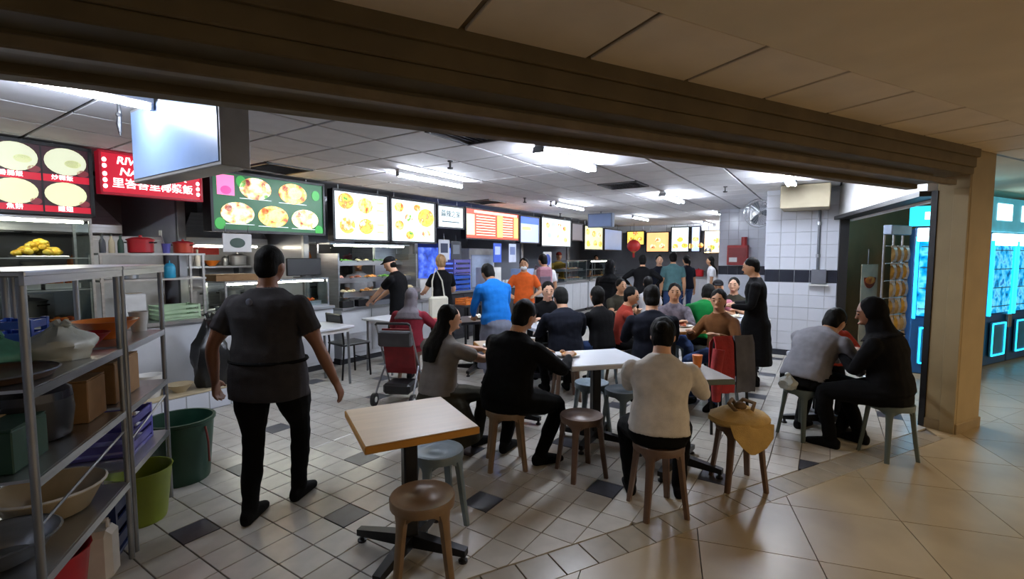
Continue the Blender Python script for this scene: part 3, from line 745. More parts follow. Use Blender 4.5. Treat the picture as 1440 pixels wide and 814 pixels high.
g_white = em('white', 'dfe9ea', .9); g_cream = em('cream', 'dfe2b4', .75); g_red = em('red', 'b5142c', .9); g_redd = em('deep_red', '8c0f22', .6); g_green = em('green', '0f5a2c', .5); g_blue = em('blue', '3a62d8', 1.0); g_pale = em('pale_blue', 'a8b8dc', 1.0); g_txt = em('text_white', 'ffffff', 1.6)
g_plate = em('plate', 'd8dcbc', .75); g_dark = em('dark_print', '3a2028', .4); g_yel = em('yellow', 'f0d060', 1.4); g_or = em('orange', 'e8702a', 1.1); g_pinkr = em('coral', 'e0503a', 1.0); g_mag = em('magenta', 'e878b0', 1.1); g_txtd = em('text_dark', '34505c', .4)
b_dish = [blotch('dish_print_%d' % i, c, 9, 1.25, i * 3.3) for i, c in enumerate([['c23a1e', 'f0a83c', 'ffe08a', 'd8702a'], ['3f8a2c', 'f0c84a', 'e86a2a', 'ffe9a0'], ['7a2418', 'e8b070', 'fff0d0', '5a9a3a'], ['e8a02a', 'ffd850', 'd8702a', 'fff0b0']])]
# 1 white rice board, four pictures
t = board(-.05, 1.68, 2.0, 2.66, 'backlit menu board of four white rice plates with red captions', g_dark)
for i in range(5):
    x = -.69 + i * .34
    patch(t, x, .345, .33, .065, g_red); patch(t, x, .055, .33, .065, g_red)
    dish(t, x, .505, .150, .125, g_plate); dish(t, x - .01, .20, .150, .112, g_cream)
    dish(t, x + .05, .49, .06, .035, em('rice_print', 'b8bc8e', .6), name='food_picture'); dish(t, x + .12, .41, .045, .03, em('side_dish', '7a3038', .6), name='food_picture'); dish(t, x + .12, .12, .04, .03, em('side_dish', '7a3038', .6), name='food_picture')
    text_mesh(['雞肉飯', '米粉飯', '魚片飯', '香腸飯', '炒粿飯'][i], .052, g_txt, 'caption', t, (x - .03, -.006, .35), (math.pi / 2, 0, 0)); text_mesh(['滷蛋', '豆腐', '青菜', '魚餅', '雞翅'][i], .055, g_txt, 'caption', t, (x - .02, -.006, .06), (math.pi / 2, 0, 0))
    if i: patch(t, x - .17, .33, .012, .62, m_black, 'divider', -.006)
# 2 red sign
t = board(1.73, 2.66, 2.24, 2.67, 'backlit red sign with white name of the nasi lemak stall', g_red, fr=g_redd, name='shop_sign', bw=.02)
rt = (math.pi / 2, 0, 0)
text_mesh('RIVER VALLEY', .105, g_txt, 'lettering', t, (.0, -.006, .345), rt, bold=.002, shear=.2, sx=1.0)
text_mesh('NASI LEMAK', .105, g_txt, 'lettering', t, (.0, -.006, .235), rt, bold=.002, shear=.2, sx=1.05)
text_mesh('里峇峇里椰漿飯', .105, g_txt, 'lettering', t, (.0, -.006, .115), rt, bold=.001)
for k in (-1, 1):
    for z in (.08, .14, .2, .28, .34): dish(t, k * .42, z, .018, .022, g_txt, name='ornament')
# 3 green board, five dishes
t = board(2.74, 4.26, 1.91, 2.64, 'backlit green menu board with five rice dish pictures', g_green, th=.2)
patch(t, -.58, .56, .2, .24, g_mag); dish(t, -.58, .5, .06, .05, em('flower_pink', 'd83a8a', 1.2), name='flower_picture')
leaf = em('leaf_green', '2f9a3a', .8)
for i, (x, z) in enumerate([(-.22, .55), (.28, .54), (-.45, .23), (.0, .22), (.45, .21)]):
    dish(t, x, z, .20, .135, b_dish[[2, 0, 2, 0, 2][i]]); dish(t, x + .03, z + .01, .10, .08, em('rice_glow', 'ffe9a8', 1.5), name='rice_picture'); dish(t, x - .11, z + .06, .045, .04, em('sambal', '8a2030', .8), name='sambal_picture')
    patch(t, x, z - .13, .40, .008, g_white, 'underline')
for x, z in ((-.66, .1), (.62, .55), (-.4, .62), (.66, .07)): dish(t, x, z, .06, .07, leaf, name='leaf_picture')
# 4,5 yellow dish boards
t = board(4.39, 5.46, 1.84, 2.61, 'backlit white menu board with four golden dishes beside the green board', g_white, bw=.035)
for i, (x, z) in enumerate([(-.30, .60), (.06, .56), (-.28, .24), (.07, .24)]): dish(t, x, z, .14, .12, b_dish[[1, 0, 3, 3][i]])
for z in (.62, .5, .28, .16): patch(t, .36, z, .14, .02, g_yel, 'price_line')
t = board(5.48, 6.58, 1.84, 2.60, 'backlit white menu board with scattered orange dishes', g_white, bw=.035)
for i, (x, z) in enumerate([(-.34, .60), (.08, .62), (-.12, .44), (.30, .46), (-.34, .3), (-.1, .14), (.3, .18)]): dish(t, x, z, (.1, .08, .09, .2, .1, .09, .1)[i], (.08, .06, .07, .16, .08, .07, .07)[i], b_dish[i % 4])
# 6 small white board
t = board(6.62, 7.40, 2.14, 2.58, 'small white sign board with a row of dark characters', g_white)
text_mesh('蔴辣之家', .14, g_txtd, 'lettering', t, (0, -.006, .27), rt); patch(t, 0, .13, .5, .02, g_txtd, 'small_print')
# 7 red price board
t = board(7.44, 9.42, 1.96, 2.60, 'backlit red price board with yellow columns and white lines', g_pinkr)
patch(t, .1, .57, 1.6, .05, em('price_head', 'ffd8c0', 1.2), 'heading'); patch(t, -.82, .3, .26, .42, g_cream, 'picture_block'); patch(t, .22, .3, .2, .46, g_yel, 'price_column'); patch(t, .86, .3, .16, .46, g_yel, 'price_column')
for k in range(8):
    for x, w_ in ((-.3, .66), (.52, .38)): patch(t, x, .1 + k * .055, w_, .018, em('price_text', 'ffe8c8', 1.2), 'price_line', -.003)
# 8 blue board
t = board(9.45, 10.36, 1.92, 2.58, 'blue topped pale menu panel beside the red price board', g_pale)
patch(t, 0, .55, .82, .16, g_blue); patch(t, -.15, .36, .4, .08, g_yel)
# 9 white board
t = board(10.45, 12.12, 1.86, 2.62, 'large white menu board with faint red dishes above the yellow shirted worker', g_white)
for i, (x, z) in enumerate([(-.5, .55), (-.2, .58), (.15, .56), (.45, .5), (-.4, .3), (.1, .3), (.5, .2)]): dish(t, x, z, .1, .07, [b_dish[0], g_pale, b_dish[2]][i % 3])
board(12.16, 12.9, 2.05, 2.56, 'dark narrow menu board with grey pictures', em('grey_board', '6a6468', .6)); 
t = board(13.0, 14.4, 1.80, 2.54, 'pale yellow menu board with green dishes', g_cream)
for i, (x, z) in enumerate([(-.45, .55), (0, .5), (.4, .5), (-.4, .2), (.1, .22), (.5, .2)]): dish(t, x, z, .13, .09, b_dish[i % 4])
board(14.5, 16.1, 1.80, 2.52, 'grey blue menu board with faint lines', em('blue_grey_board', '8494b4', .8))
# end wall boards (face down the hall)
RE = RU - math.pi / 2
for i, (v0, v1, z0, z1, l, mt) in enumerate([(6.0, 5.35, 2.0, 2.5, 'small yellow menu board on the end wall', g_yel), (5.3, 4.5, 1.75, 2.45, 'orange cream menu board on the end wall', em('orange_cream', 'f0b878', 1.3)), (4.45, 3.85, 1.75, 2.6, 'bright white menu panel on the end wall', g_white), (3.8, 3.5, 1.75, 2.6, 'violet menu panel on the end wall', g_pale), (3.4, 2.6, 1.7, 2.45, 'cream menu board of the farthest stall', em('far_cream', 'f6d8a8', 1.6)), (2.5, 1.7, 1.7, 2.45, 'orange menu board of the farthest stall', em('far_orange', 'f0a050', 1.5))]):
    t = board(0, v0 - v1, z0, z1, l, mt, loc=UV(16.45, (v0 + v1) / 2, z0), rz=RE)
    for x, z in ((-.15, .2), (.15, .22), (0, .42)): dish(t, x, z, .1, .08, b_dish[(i + 1) % 4])
o = wall('wall_end_fascia', 'white fascia above the end stall boards', UV(16.62, 7.9), UV(16.62, 1.3), 2.46, 2.68, .08, m_white)
# warm lamps of the farthest stall
for i, v in enumerate((3.2,)):
    t = thing('heat_lamp', 'orange heat lamp over the farthest counter near the cream board', 'lamp', UV(16.15, v, 1.75))
    b = MB(); b.lathe([(.12, 0), (.09, .1), (.03, .14)], 16); b.build('shade', m_steel2, t, smooth=True); b = MB(); b.ell((0, 0, .02), (.05, .05, .05), 10, 8); b.build('bulb', mat('heat_bulb', 'ffb050', .4, emit=60, var=0), t); b = MB(); b.cyl((0, 0, .13), (0, 0, .93), .006, n=6); b.build('cord', m_black, t)
# ------------------------------------------------------------------ back shelves
rd = random.Random(4)
for i, (u0, u1, st) in enumerate([(.4, 2.5, 'nasi lemak stall'), (2.9, 4.2, 'green board stall'), (4.6, 6.4, 'produce stall'), (10.7, 12.7, 'white board stall')]):
    t = thing('wall_shelf', 'long steel wall shelf at the back of the ' + st, 'shelf', UV((u0 + u1) / 2, 8.1, 1.45), RU); L = u1 - u0
    b = MB(); b.box((0, 0, 0), (L, .32, .03)); b.build('board', m_steel, t)
    for k in (-.8, 0, .8): b = MB(); b.box((k * L / 2, .06, -.09), (.02, .18, .16)); b.build('bracket', m_steel2, t)
    for j in range(6):
        u = u0 + .15 + j * (L - .3) / 5; kind = ['pot', 'jar', 'bottle', 'bowl', 'jar', 'pot'][j]; mt = [m_steel, m_red, m_green, m_wplast, m_orange, m_steel2][(j + i) % 6]
        cn = ['steel', 'red', 'green', 'white', 'orange', 'grey'][(j + i) % 6]
        vessel(kind, UV(u, 8.08, 1.465), mt, f'{cn} {kind} on the back wall shelf of the {st}, {["by its left end", "second along", "third along", "fourth along", "fifth along", "by its right end"][j]}', 1.0, lid=mt if kind in ('pot', 'jar') else None)
# clutter below the nasi lemak counter seen past the rack
t = thing('step_plinth', 'low white tiled plinth in front of the nasi lemak counter', 'plinth', UV(2.35, 5.6), RU)
b = MB(); b.box((0, 0, .1), (1.3, .42, .2), bev=.005); b.build('body', m_grout_w, t)
for k in range(6): b = MB(); b.box((-.54 + k * .216, -.212, .1), (.205, .012, .185), bev=.002); b.build('tile', m_wtile, t)
b = MB(); b.box((0, 0, .208), (1.32, .44, .018), bev=.004); b.build('slab', m_cream, t)
vessel('bucket', UV(1.9, 5.6, .217), m_wplast, 'white bucket on the low tiled plinth', .8)
vessel('bowl', UV(2.15, 5.55, .217), m_cream, 'cream bowl on the low tiled plinth', 1.0)
carton(UV(1.40, 5.35), (.42, .34, .62), RU + .2, m_card, 'tall brown cardboard box by the nasi lemak counter')
carton(UV(1.40, 5.35, .65), (.36, .3, .3), RU - .1, m_card, 'brown cardboard box stacked on the tall box')
t = plastic_bag(UV(2.46, 5.55, .217), (.36, .30, .80), mat('black_bin_liner', '101012', .3, var=.3, scale=20), 'full black bin bag on the low tiled plinth', 9)

# exhaust hoods, fridges and kitchen wares behind the counters
def hood(u0, u1, v, z, label, strip=None):
    t = thing('exhaust_hood', label, 'hood', UV((u0 + u1) / 2, v, z), RU); L = u1 - u0
    b = MB(); b.rings([[Vector((x, y, zz)) for x, y in ((-L / 2 * k, -.4 * k), (L / 2 * k, -.4 * k), (L / 2 * k, .3), (-L / 2 * k, .3))] for k, zz in ((1, 0), (1, .1), (.7, .45))]); b.build('canopy', m_steel, t)
    b = MB(); b.box((0, 0, .68), (L * .5, .4, .5)); b.build('flue', m_steel, t)
    if strip: b = MB(); b.cyl((-L * .4, -.3, -.02), (L * .4, -.3, -.02), .014, n=8); b.build('strip_light', strip, t)
    for k in (-1, 1): b = MB(); b.box((k * L * .25, 0, -.005), (L * .42, .5, .02)); b.build('filter', m_steel2, t)
hood(2.95, 4.15, 7.75, 1.78, 'steel exhaust hood with white strip light in the green board stall', m_lit)
hood(4.7, 5.8, 7.75, 1.85, 'steel exhaust hood in the produce stall')
hood(.6, 2.3, 7.75, 1.9, 'steel exhaust hood in the nasi lemak stall')
def upright_fridge(u, v, label, w_=.7, h=1.85, mt=None):
    t = thing('fridge', label, 'fridge', UV(u, v), RU)
    b = MB(); b.box((0, 0, h / 2), (w_, .6, h), bev=.012); b.build('body', mt or m_wplast, t)
    for z0, z1 in ((.06, h * .42), (h * .44, h - .04)):
        b = MB(); b.box((0, -.31, (z0 + z1) / 2), (w_ - .03, .03, z1 - z0), bev=.006); d_ = b.build('door', mt or m_wplast, t); b = MB(); b.box((w_ * .4, -.34, (z0 + z1) / 2), (.02, .03, .3)); b.build('handle', m_steel2, d_)
upright_fridge(2.18, 7.1, 'white upright fridge by the partition of the nasi lemak stall')
upright_fridge(6.2, 7.2, 'steel upright fridge at the end of the produce stall', mt=m_steel)
upright_fridge(13.6, 7.3, 'white upright fridge in the yellow board stall')
def stove(u0, u1, label):
    t = thing('stove_bench', label, 'stove', UV((u0 + u1) / 2, 7.85), RU); L = u1 - u0
    b = MB(); b.box((0, 0, .42), (L, .6, .84), bev=.006); b.build('body', m_steel, t); b = MB(); b.box((0, .28, 1.0), (L, .03, .3)); b.build('splashback', m_steel, t)
    for k in range(3): b = MB(); b.lathe([(.13, .84), (.14, .87), (.11, .88)], 16, (-L / 3 + k * L / 3, -.02, 0)); b.build('burner', m_black, t); b = MB(); b.lathe([(.02, 0), (.02, .03)], 10); o = b.build('knob', m_red, t, loc=(-L / 3 + k * L / 3, -.31, .7)); o.rotation_euler = (math.pi / 2, 0, 0)
stove(.7, 1.8, 'steel stove bench in the nasi lemak stall'); stove(2.95, 4.15, 'steel stove bench in the green board stall'); stove(4.7, 5.8, 'steel stove bench in the produce stall')
for i, (u, mt, l, s_) in enumerate([(.9, m_steel, 'big steel stock pot on the nasi lemak stove', 1.5), (1.5, m_steel2, 'grey stock pot on the nasi lemak stove', 1.3), (3.2, m_steel, 'big steel stock pot on the green board stove', 1.5), (3.8, m_steel2, 'grey stock pot on the green board stove', 1.3), (4.95, m_steel, 'big steel stock pot on the produce stove', 1.5), (5.5, m_steel2, 'grey stock pot on the produce stove', 1.3)]): vessel('pot', UV(u, 7.8, .885), mt, l, s_, lid=mt, handles=True)
# ------------------------------------------------------------------ stools and tables
m_st_brown = mat('stool_brown_plastic', '60493a', .42, var=.1, scale=10); m_st_tan = mat('stool_tan_plastic', '7a6248', .4, var=.1, scale=10); m_st_grey = mat('stool_grey_plastic', '67767f', .4, var=.08); m_st_gg = mat('stool_grey_green', '525e5a', .45, var=.08)
def make_stool_meshes(mt, key):
    b = MB(); prof = [(.0, .438), (.055, .44), (.06, .436), (.128, .436), (.146, .444), (.156, .446), (.160, .438), (.158, .40), (.150, .398), (.148, .425), (.02, .425)]
    b.rings([[Vector((r * math.cos(k * math.pi / 14), r * math.sin(k * math.pi / 14), z)) for k in range(28)] for r, z in prof if r > 0])
    seat = b.mesh('seat', mt, True)
    legs = []
    for q in range(4):
        b = MB(); a = math.pi / 4 + q * math.pi / 2; rs = []
        for z, r, w_, d_ in ((.425, .128, .085, .03), (.395, .134, .070, .03), (.36, .139, .050, .028), (.30, .146, .043, .026), (.15, .165, .038, .024), (.0, .188, .034, .022)):
            c = Vector((r * math.cos(a), r * math.sin(a), z)); tx = Vector((-math.sin(a), math.cos(a), 0)); rr = Vector((math.cos(a), math.sin(a), 0))
            rs.append([c + tx * w_ / 2 + rr * d_ / 2, c + tx * w_ * .3 + rr * d_ * .75, c - tx * w_ * .3 + rr * d_ * .75, c - tx * w_ / 2 + rr * d_ / 2, c - tx * w_ / 2 - rr * d_ / 2, c + tx * w_ / 2 - rr * d_ / 2])
        b.rings(rs); legs.append(b.mesh('leg', mt, True))
    b = MB()
    for q in range(4):
        a0 = math.pi / 4 + q * math.pi / 2 + .22; a1 = a0 + math.pi / 2 - .44
        pts = []
        for k in range(7):
            a = a0 + (a1 - a0) * k / 6; pts.append(Vector((.143 * math.cos(a), .143 * math.sin(a), .415 - .035 * (2 * abs(k / 6 - .5)) ** 2)))
        b.rings([[p + Vector((0, 0, .018)), p + Vector((0, 0, -.012)), p * Vector((1, 1, 1)) + Vector((-p.x * .05, -p.y * .05, -.012)), p + Vector((-p.x * .05, -p.y * .05, .018))] for p in pts])
    apron = b.mesh('apron', mt)
    return seat, legs, apron
STM = {k: make_stool_meshes(m, k) for k, m in (('brown', m_st_brown), ('tan', m_st_tan), ('grey', m_st_grey), ('green', m_st_gg))}
def stool(x, y, key, label, rz=0.0, group=None):
    t = thing('plastic_stool', label, 'stool', (x, y, .007), rz, group); s, l, a = STM[key]
    put(s, 'seat', t); put(a, 'apron', t)
    for m in l: put(m, 'leg', t)
    return t
m_wood = mat('table_oak_laminate', 'c6b199', .35, var=.07, scale=2.5, stretch=(1, 8, 1), bump=.02); m_woode = mat('table_oak_edge', 'b57e2e', .4, var=.12, scale=6)
m_wht = mat('table_white_laminate', 'd2d6de', .3, var=.03)
def cross_table(x, y, rz, label, topm, edgem, size=(.6, .6), z=.745, wheels=False):
    t = thing('table', label, 'table', (x, y, .007), rz)
    b = MB(); b.box((0, 0, z - .02), (size[0], size[1], .036), bev=.004); b.build('table_top', edgem, t)
    b = MB(); b.box((0, 0, z), (size[0] - .012, size[1] - .012, .004)); b.build('laminate', topm, t)
    b = MB(); b.box((0, 0, .4), (.075, .075, .62), bev=.008); b.build('column', m_darkmetal, t)
    b = MB(); b.box((0, 0, z - .05), (.34, .05, .02)); b.box((0, 0, z - .05), (.05, .34, .02)); b.build('top_bracket', m_darkmetal, t)
    for q in range(4):
        a = q * math.pi / 2 + .78; c, s_ = math.cos(a), math.sin(a)
        b = MB(); b.rings([[Vector((c * r - s_ * w_ * h, s_ * r + c * w_ * h, zz)) for h, zz in ((-1, z0), (1, z0), (1, z1), (-1, z1))] for r, w_, z0, z1 in ((.02, .03, .04, .11), (.2, .026, .04, .09), (.33, .022, .04, .075))]); f = b.build('foot', m_darkmetal, t)
        b = MB(); b.lathe([(.024, .0), (.026, .012), (.012, .02), (.012, .05)], 10, (c * .31, s_ * .31, 0)); b.build('glide', m_black, f)
    return t
ctr = (onz(512, 633, .745) + onz(675, 603, .745) + onz(482, 580, .745) + onz(622, 556, .745)) / 4
e = onz(675, 603, .745) - onz(512, 633, .745); f_ = onz(482, 580, .745) - onz(512, 633, .745)
cross_table(ctr.x, ctr.y, math.atan2(e.y, e.x), 'empty square wooden topped table on black cross foot beside the tan stool', m_wood, m_woode, size=(e.length, f_.length))
stool(*onz(594, 697, .445)[:2], 'tan', 'tan brown plastic stool tucked at the empty wooden table', .2)
stool(*onz(615, 633, .445)[:2], 'grey', 'blue grey plastic stool behind the empty wooden table', .5)
S_BLACK = onz(712, 575, .445); stool(*S_BLACK[:2], 'tan', 'tan stool under the seated diner all in black', .1)
stool(*onz(818, 584, .445)[:2], 'brown', 'empty brown stool in front of the white table', .35)
S_WHITE = onz(926, 622, .445); stool(*S_WHITE[:2], 'brown', 'brown stool under the diner in cream sweatshirt', .15)
S_BAG = onz(1040, 595, .445); stool(*S_BAG[:2], 'brown', 'brown stool carrying the yellow cloth bag', .0)
S_SW = onz(1130, 545, .445); stool(*S_SW[:2], 'green', 'grey stool under the hunched diner in grey sweatshirt', .3)
S_HD = onz(1252, 566, .445); stool(*S_HD[:2], 'green', 'grey green stool under the diner in black hood near the pillar', .1)
stool(*onz(832, 538, .445)[:2], 'grey', 'grey stool behind the white table', .2)
stool(*onz(876, 548, .445)[:2], 'grey', 'grey stool between the white table and the cream sweatshirt diner', .6)
T_W = onz(838, 503, .745); cross_table(T_W.x, T_W.y, .25, 'white topped table behind the empty brown stool', m_wht, m_wht, (.68, .6))
T_N = Vector((1.27, 3.56, 0)); cross_table(T_N.x, T_N.y, .1, 'grey topped table in front of the cream sweatshirt diner', mat('table_grey_laminate', '8a8580', .4), m_st_gg, (.56, .56))
T_G = Vector((-.02, 4.62, 0)); cross_table(T_G.x, T_G.y, .3, 'wooden table in front of the long haired diner in grey shirt', m_wood, m_woode, (.6, .6))
T_M = Vector((.50, 6.02, 0)); cross_table(T_M.x, T_M.y, .4, 'pale table shared by the diners in black', m_wht, m_wht, (.7, .6))
T_R = Vector((1.95, 5.75, 0)); cross_table(T_R.x, T_R.y, .3, 'crowded table with dishes beside the red jacket', m_wood, m_woode, (.7, .6))
T_F = Vector((3.15, 6.7, 0)); cross_table(T_F.x, T_F.y, .3, 'table of the diners next to the white tiled wall', m_wht, m_wht, (.7, .6))
T_C = Vector((-.5, 6.6, 0)); cross_table(T_C.x, T_C.y, .5, 'dark table behind the blue jacket customer', mat('table_dark_laminate', '4a4640', .4), m_dkctr, (.7, .6))
T_S = Vector((2.95, 4.35, 0)); cross_table(T_S.x, T_S.y + .12, .6, 'small table between the hunched diner and the hooded diner', m_wht, m_wht, (.45, .45), z=.70)
def white_table(u, v, label, w_=.95, d_=.6):
    t = thing('table', label, 'table', UV(u, v, .007), RU)
    b = MB(); b.box((0, 0, .73), (w_, d_, .03), bev=.005); b.build('table_top', m_wht, t)
    b = MB(); b.box((0, -d_ / 2 + .05, .69), (w_ - .1, .02, .05)); b.box((0, d_ / 2 - .05, .69), (w_ - .1, .02, .05)); b.build('apron', m_white, t)
    for k in (-1, 1):
        for m in (-1, 1): b = MB(); b.cyl((k * (w_ / 2 - .06), m * (d_ / 2 - .06), .72), (k * (w_ / 2 - .05), m * (d_ / 2 - .05), 0), .016, n=10); b.build('leg', m_steel2, t)
white_table(3.48, 5.25, 'white rectangular table in front of the green board counter', .8)
white_table(4.64, 5.12, 'white rectangular table in front of the yellow dish counter', .55)
def chair(x, y, rz, label, mt=None):
    mt = mt or m_darkmetal; t = thing('chair', label, 'chair', (x, y, .007), rz)
    b = MB(); b.box((0, 0, .45), (.4, .4, .03), bev=.01); b.build('seat', m_black, t)
    b = MB(); b.box((0, -.2, .76), (.38, .03, .2), bev=.01, rot=Matrix.Rotation(.12, 3, 'X')); b.build('backrest', m_black, t)
    for k in (-1, 1):
        b = MB(); b.tube([(k * .18, -.22, .86), (k * .18, -.18, .45), (k * .19, -.22, 0)], .013, 8); b.build('rear_leg', mt, t)
        b = MB(); b.tube([(k * .18, .18, .45), (k * .19, .2, 0)], .013, 8); b.build('front_leg', mt, t)
    b = MB(); b.tube([(-.18, .19, .22), (.18, .19, .22)], .009, 6); b.build('stretcher', mt, t)
    return t
c1 = onz(492, 528, 0); chair(c1.x, c1.y, -.7, 'black metal chair between the two white tables')
# dishes on tables
def plate(x, y, z, label, kind='rice', r=.11, rim=None):
    t = thing('plate', label, 'plate', (x, y, z)); b = MB(); b.lathe([(r * .55, 0), (r * .6, .004), (r, .018), (r, .022), (r * .6, .01), (r * .2, .008)], 20); b.build('dish', rim or m_wplast, t, smooth=True)
    put(blob_mesh('food', FOODS[kind], .028, 9, (r * .42, r * .42), .014, int(x * 100) + 31), 'food', t); return t
ZT = .755
for x, y, l, k in [(T_G.x - .15, T_G.y - .1, 'plate of rice in front of the long haired diner', 'rice'), (T_G.x + .12, T_G.y + .1, 'plate of curry across from the long haired diner', 'curry'), (T_W.x - .24, T_W.y + .02, 'plate of noodles at the edge of the white table', 'fried'),
                   (T_M.x - .1, T_M.y - .1, 'plate of rice on the pale shared table', 'rice'), (T_M.x + .2, T_M.y + .1, 'plate of fried food on the pale shared table', 'fried'), (T_R.x - .15, T_R.y - .1, 'plate of meat on the crowded table', 'meat'), (T_R.x + .15, T_R.y + .05, 'plate of curry on the crowded table', 'curry'), (T_N.x - .05, T_N.y + .08, 'plate of fried food on the grey topped table', 'fried'), (T_F.x, T_F.y, 'plate of rice on the table by the tiled wall', 'rice'), (T_C.x, T_C.y, 'plate of rice on the dark table', 'rice')]:
    plate(x, y, ZT, l, k)
for x, y, l, mt in [(T_G.x + .2, T_G.y - .15, 'white cup on the table of the long haired diner', m_wplast), (T_M.x, T_M.y + .15, 'cyan cup on the pale shared table', m_cyan), (T_R.x, T_R.y + .18, 'white cup on the crowded table', m_wplast), (T_N.x + .18, T_N.y + .12, 'orange cup on the grey topped table', m_orange), (T_R.x - .22, T_R.y + .12, 'red cup on the crowded table', m_red)]:
    vessel('cup', (x, y, ZT), mt, l, .9)
plastic_bag((S_SW.x - .16, S_SW.y - .03, .447), (.13, .16, .13), m_bagw, 'small white bag squeezed on the stool of the hunched diner', 21)
# yellow cloth bag on the stool
m_bagy = mat('yellow_canvas', 'b8985a', .8, var=.14, scale=12, bump=.3, bscale=120)
t = thing('cloth_bag', 'yellow cloth bag slumped over the brown stool', 'bag', (S_BAG.x, S_BAG.y, .445))
b = MB(); rs = []
for i in range(10):
    q = i / 9; rr = [.10, .17, .192, .190, .165, .13, .10, .08, .06, .03][i]; z = [-.0, .012, .03, .055, .075, .09, .10, .105, .11, .11][i]; ring = []
    for k in range(26):
        a = 2 * math.pi * k / 26; nz_ = 1 + .12 * noise.noise(Vector((math.cos(a) * 1.6, math.sin(a) * 1.6, q * 3)))
        ring.append(Vector((rr * math.cos(a) * nz_ * 1.08, rr * math.sin(a) * nz_, z + .02 * noise.noise(Vector((a * 2, q * 5, 1))))))
    rs.append(ring)
b.rings(rs); b.build('body', m_bagy, t, smooth=True)
b = MB(); b.rings([[Vector((-.15 + .3 * k / 6, -.175 - .02 * math.sin(k), .05)) for k in range(7)] , [Vector((-.13 + .26 * k / 6, -.205, -.03)) for k in range(7)], [Vector((-.07 + .16 * k / 6, -.20, -.10)) for k in range(7)], [Vector((-.01 + .03 * k / 6, -.19, -.15)) for k in range(7)]], cap=False, closed=False)
b2 = MB(); b2.v = [v + Vector((0, .006, 0)) for v in b.v] + b.v; n_ = len(b.v); b2.f = [tuple(i + n_ for i in f) for f in b.f] + [tuple(reversed(f)) for f in b.f]; b2.m = [0] * len(b2.f)
b2.build('hanging_corner', m_bagy, t, smooth=True, fix=False)
for k in (-1, 1): b = MB(); b.tube([(k * .05, -.06, .10), (k * .09, -.02, .15), (k * .04, .04, .16), (0, .06, .11)], .014, 8); b.build('handle', mat('canvas_brown_strap', '6b5436', .8), t, smooth=True)
b = MB(); b.ell((0, 0, .125), (.045, .04, .03), 10, 6); b.build('knot', mat('canvas_brown_strap', '6b5436', .8), t, smooth=True)
# red jacket over a chair back beside the crowded table
jx = onz(1010, 560, 0); jc = chair(1.95, 4.47, .2, 'black chair draped with the red jacket')
t = thing('jacket', 'red and grey jacket draped over the back of a black chair', 'jacket', (1.95, 4.47, 0), .2)
m_redj = mat('cloth_jacket_red', '9a2a2c', .85, var=.25, scale=9, bump=.4, bscale=60)
for nm, mt, x0, x1 in (('left_panel', m_redj, -.2, -.02), ('right_panel', mat('cloth_jacket_grey', '55565e', .85, var=.2, scale=9), .0, .19)):
    b = MB(); L_ = []
    for i in range(9):
        s_ = i / 8; y = -.255 if i < 4 else (-.22 + .03 * (i - 4) / 4 if i > 4 else -.23); z = [.40, .55, .7, .84, .895, .84, .72, .6, .52][i]; y = [-.275, -.27, -.262, -.255, -.225, -.18, -.172, -.168, -.165][i]
        L_.append((y, z))
    pts = [[Vector((x0 + (x1 - x0) * k / 6, y + .008 * math.sin(k * 2.1 + z * 9), z)) for k in range(7)] for y, z in L_]
    inn = [[p + Vector((0, -.012 if i < 5 else .012, .0 if i != 4 else .014)) for p in r] for i, r in enumerate(pts)]
    ring = [[*a_, *reversed(b_)] for a_, b_ in zip(pts, inn)]
    b.rings(ring); b.build(nm, mt, t, smooth=True)
b = MB(); b.tube([(-.19, -.29, .80), (-.22, -.30, .62), (-.21, -.30, .45), (-.2, -.29, .34)], .04, 10, radii=[.05, .048, .042, .036]); b.build('sleeve', m_redj, t, smooth=True)
# red stroller behind the diner in headscarf
sx = onz(562, 566, 0); t = thing('stroller', 'folding stroller with red seat, grey pouch and black wheels', 'stroller', (sx.x, sx.y, .007), -.15)
m_strf = mat('stroller_red_fabric', '7d1c22', .8, var=.2, scale=8); 
b = MB(); b.rings([[Vector((x, y, z)) for x, y, z in ((-.2, y0, z0), (.2, y0, z0), (.2, y0 + .03, z0 - .0), (-.2, y0 + .03, z0))] for y0, z0 in ((-.06, .98), (-.03, .8), (.02, .6), (.05, .45), (.10, .36), (.3, .36))]); b.build('seat_fabric', m_strf, t)
b = MB(); b.box((0, -.10, .86), (.44, .1, .2), bev=.02); b.build('pouch', mat('stroller_grey_pouch', '4a494d', .8), t)
for k in (-1, 1):
    b = MB(); b.tube([(k * .22, -.18, 1.05), (k * .22, -.08, .86), (k * .23, .12, .42), (k * .24, .32, .1)], .013, 8); b.build('frame_tube', m_steel2, t, smooth=True)
    b = MB(); b.tube([(k * .22, .12, .5), (k * .24, -.05, .3), (k * .25, -.2, .1)], .013, 8); b.build('frame_tube', m_steel2, t, smooth=True)
    for y in (-.2, .32):
        b = MB(); b.cyl((k * .25 - .02, y, .085), (k * .25 + .02, y, .085), .085, n=20); w_ = b.build('wheel', m_black, t, smooth=True)
        b = MB(); b.cyl((k * .25 - .026, y, .085), (k * .25 + .026, y, .085), .035, n=14); b.build('hub', m_wplast, w_)
b = MB(); b.tube([(-.22, -.18, 1.05), (-.2, -.2, 1.07), (.2, -.2, 1.07), (.22, -.18, 1.05)], .017, 8); b.build('handlebar', m_black, t)
b = MB(); b.box((0, .05, .2), (.36, .34, .14), bev=.03); b.build('basket', m_black, t); t.scale = (.86, .86, .84)

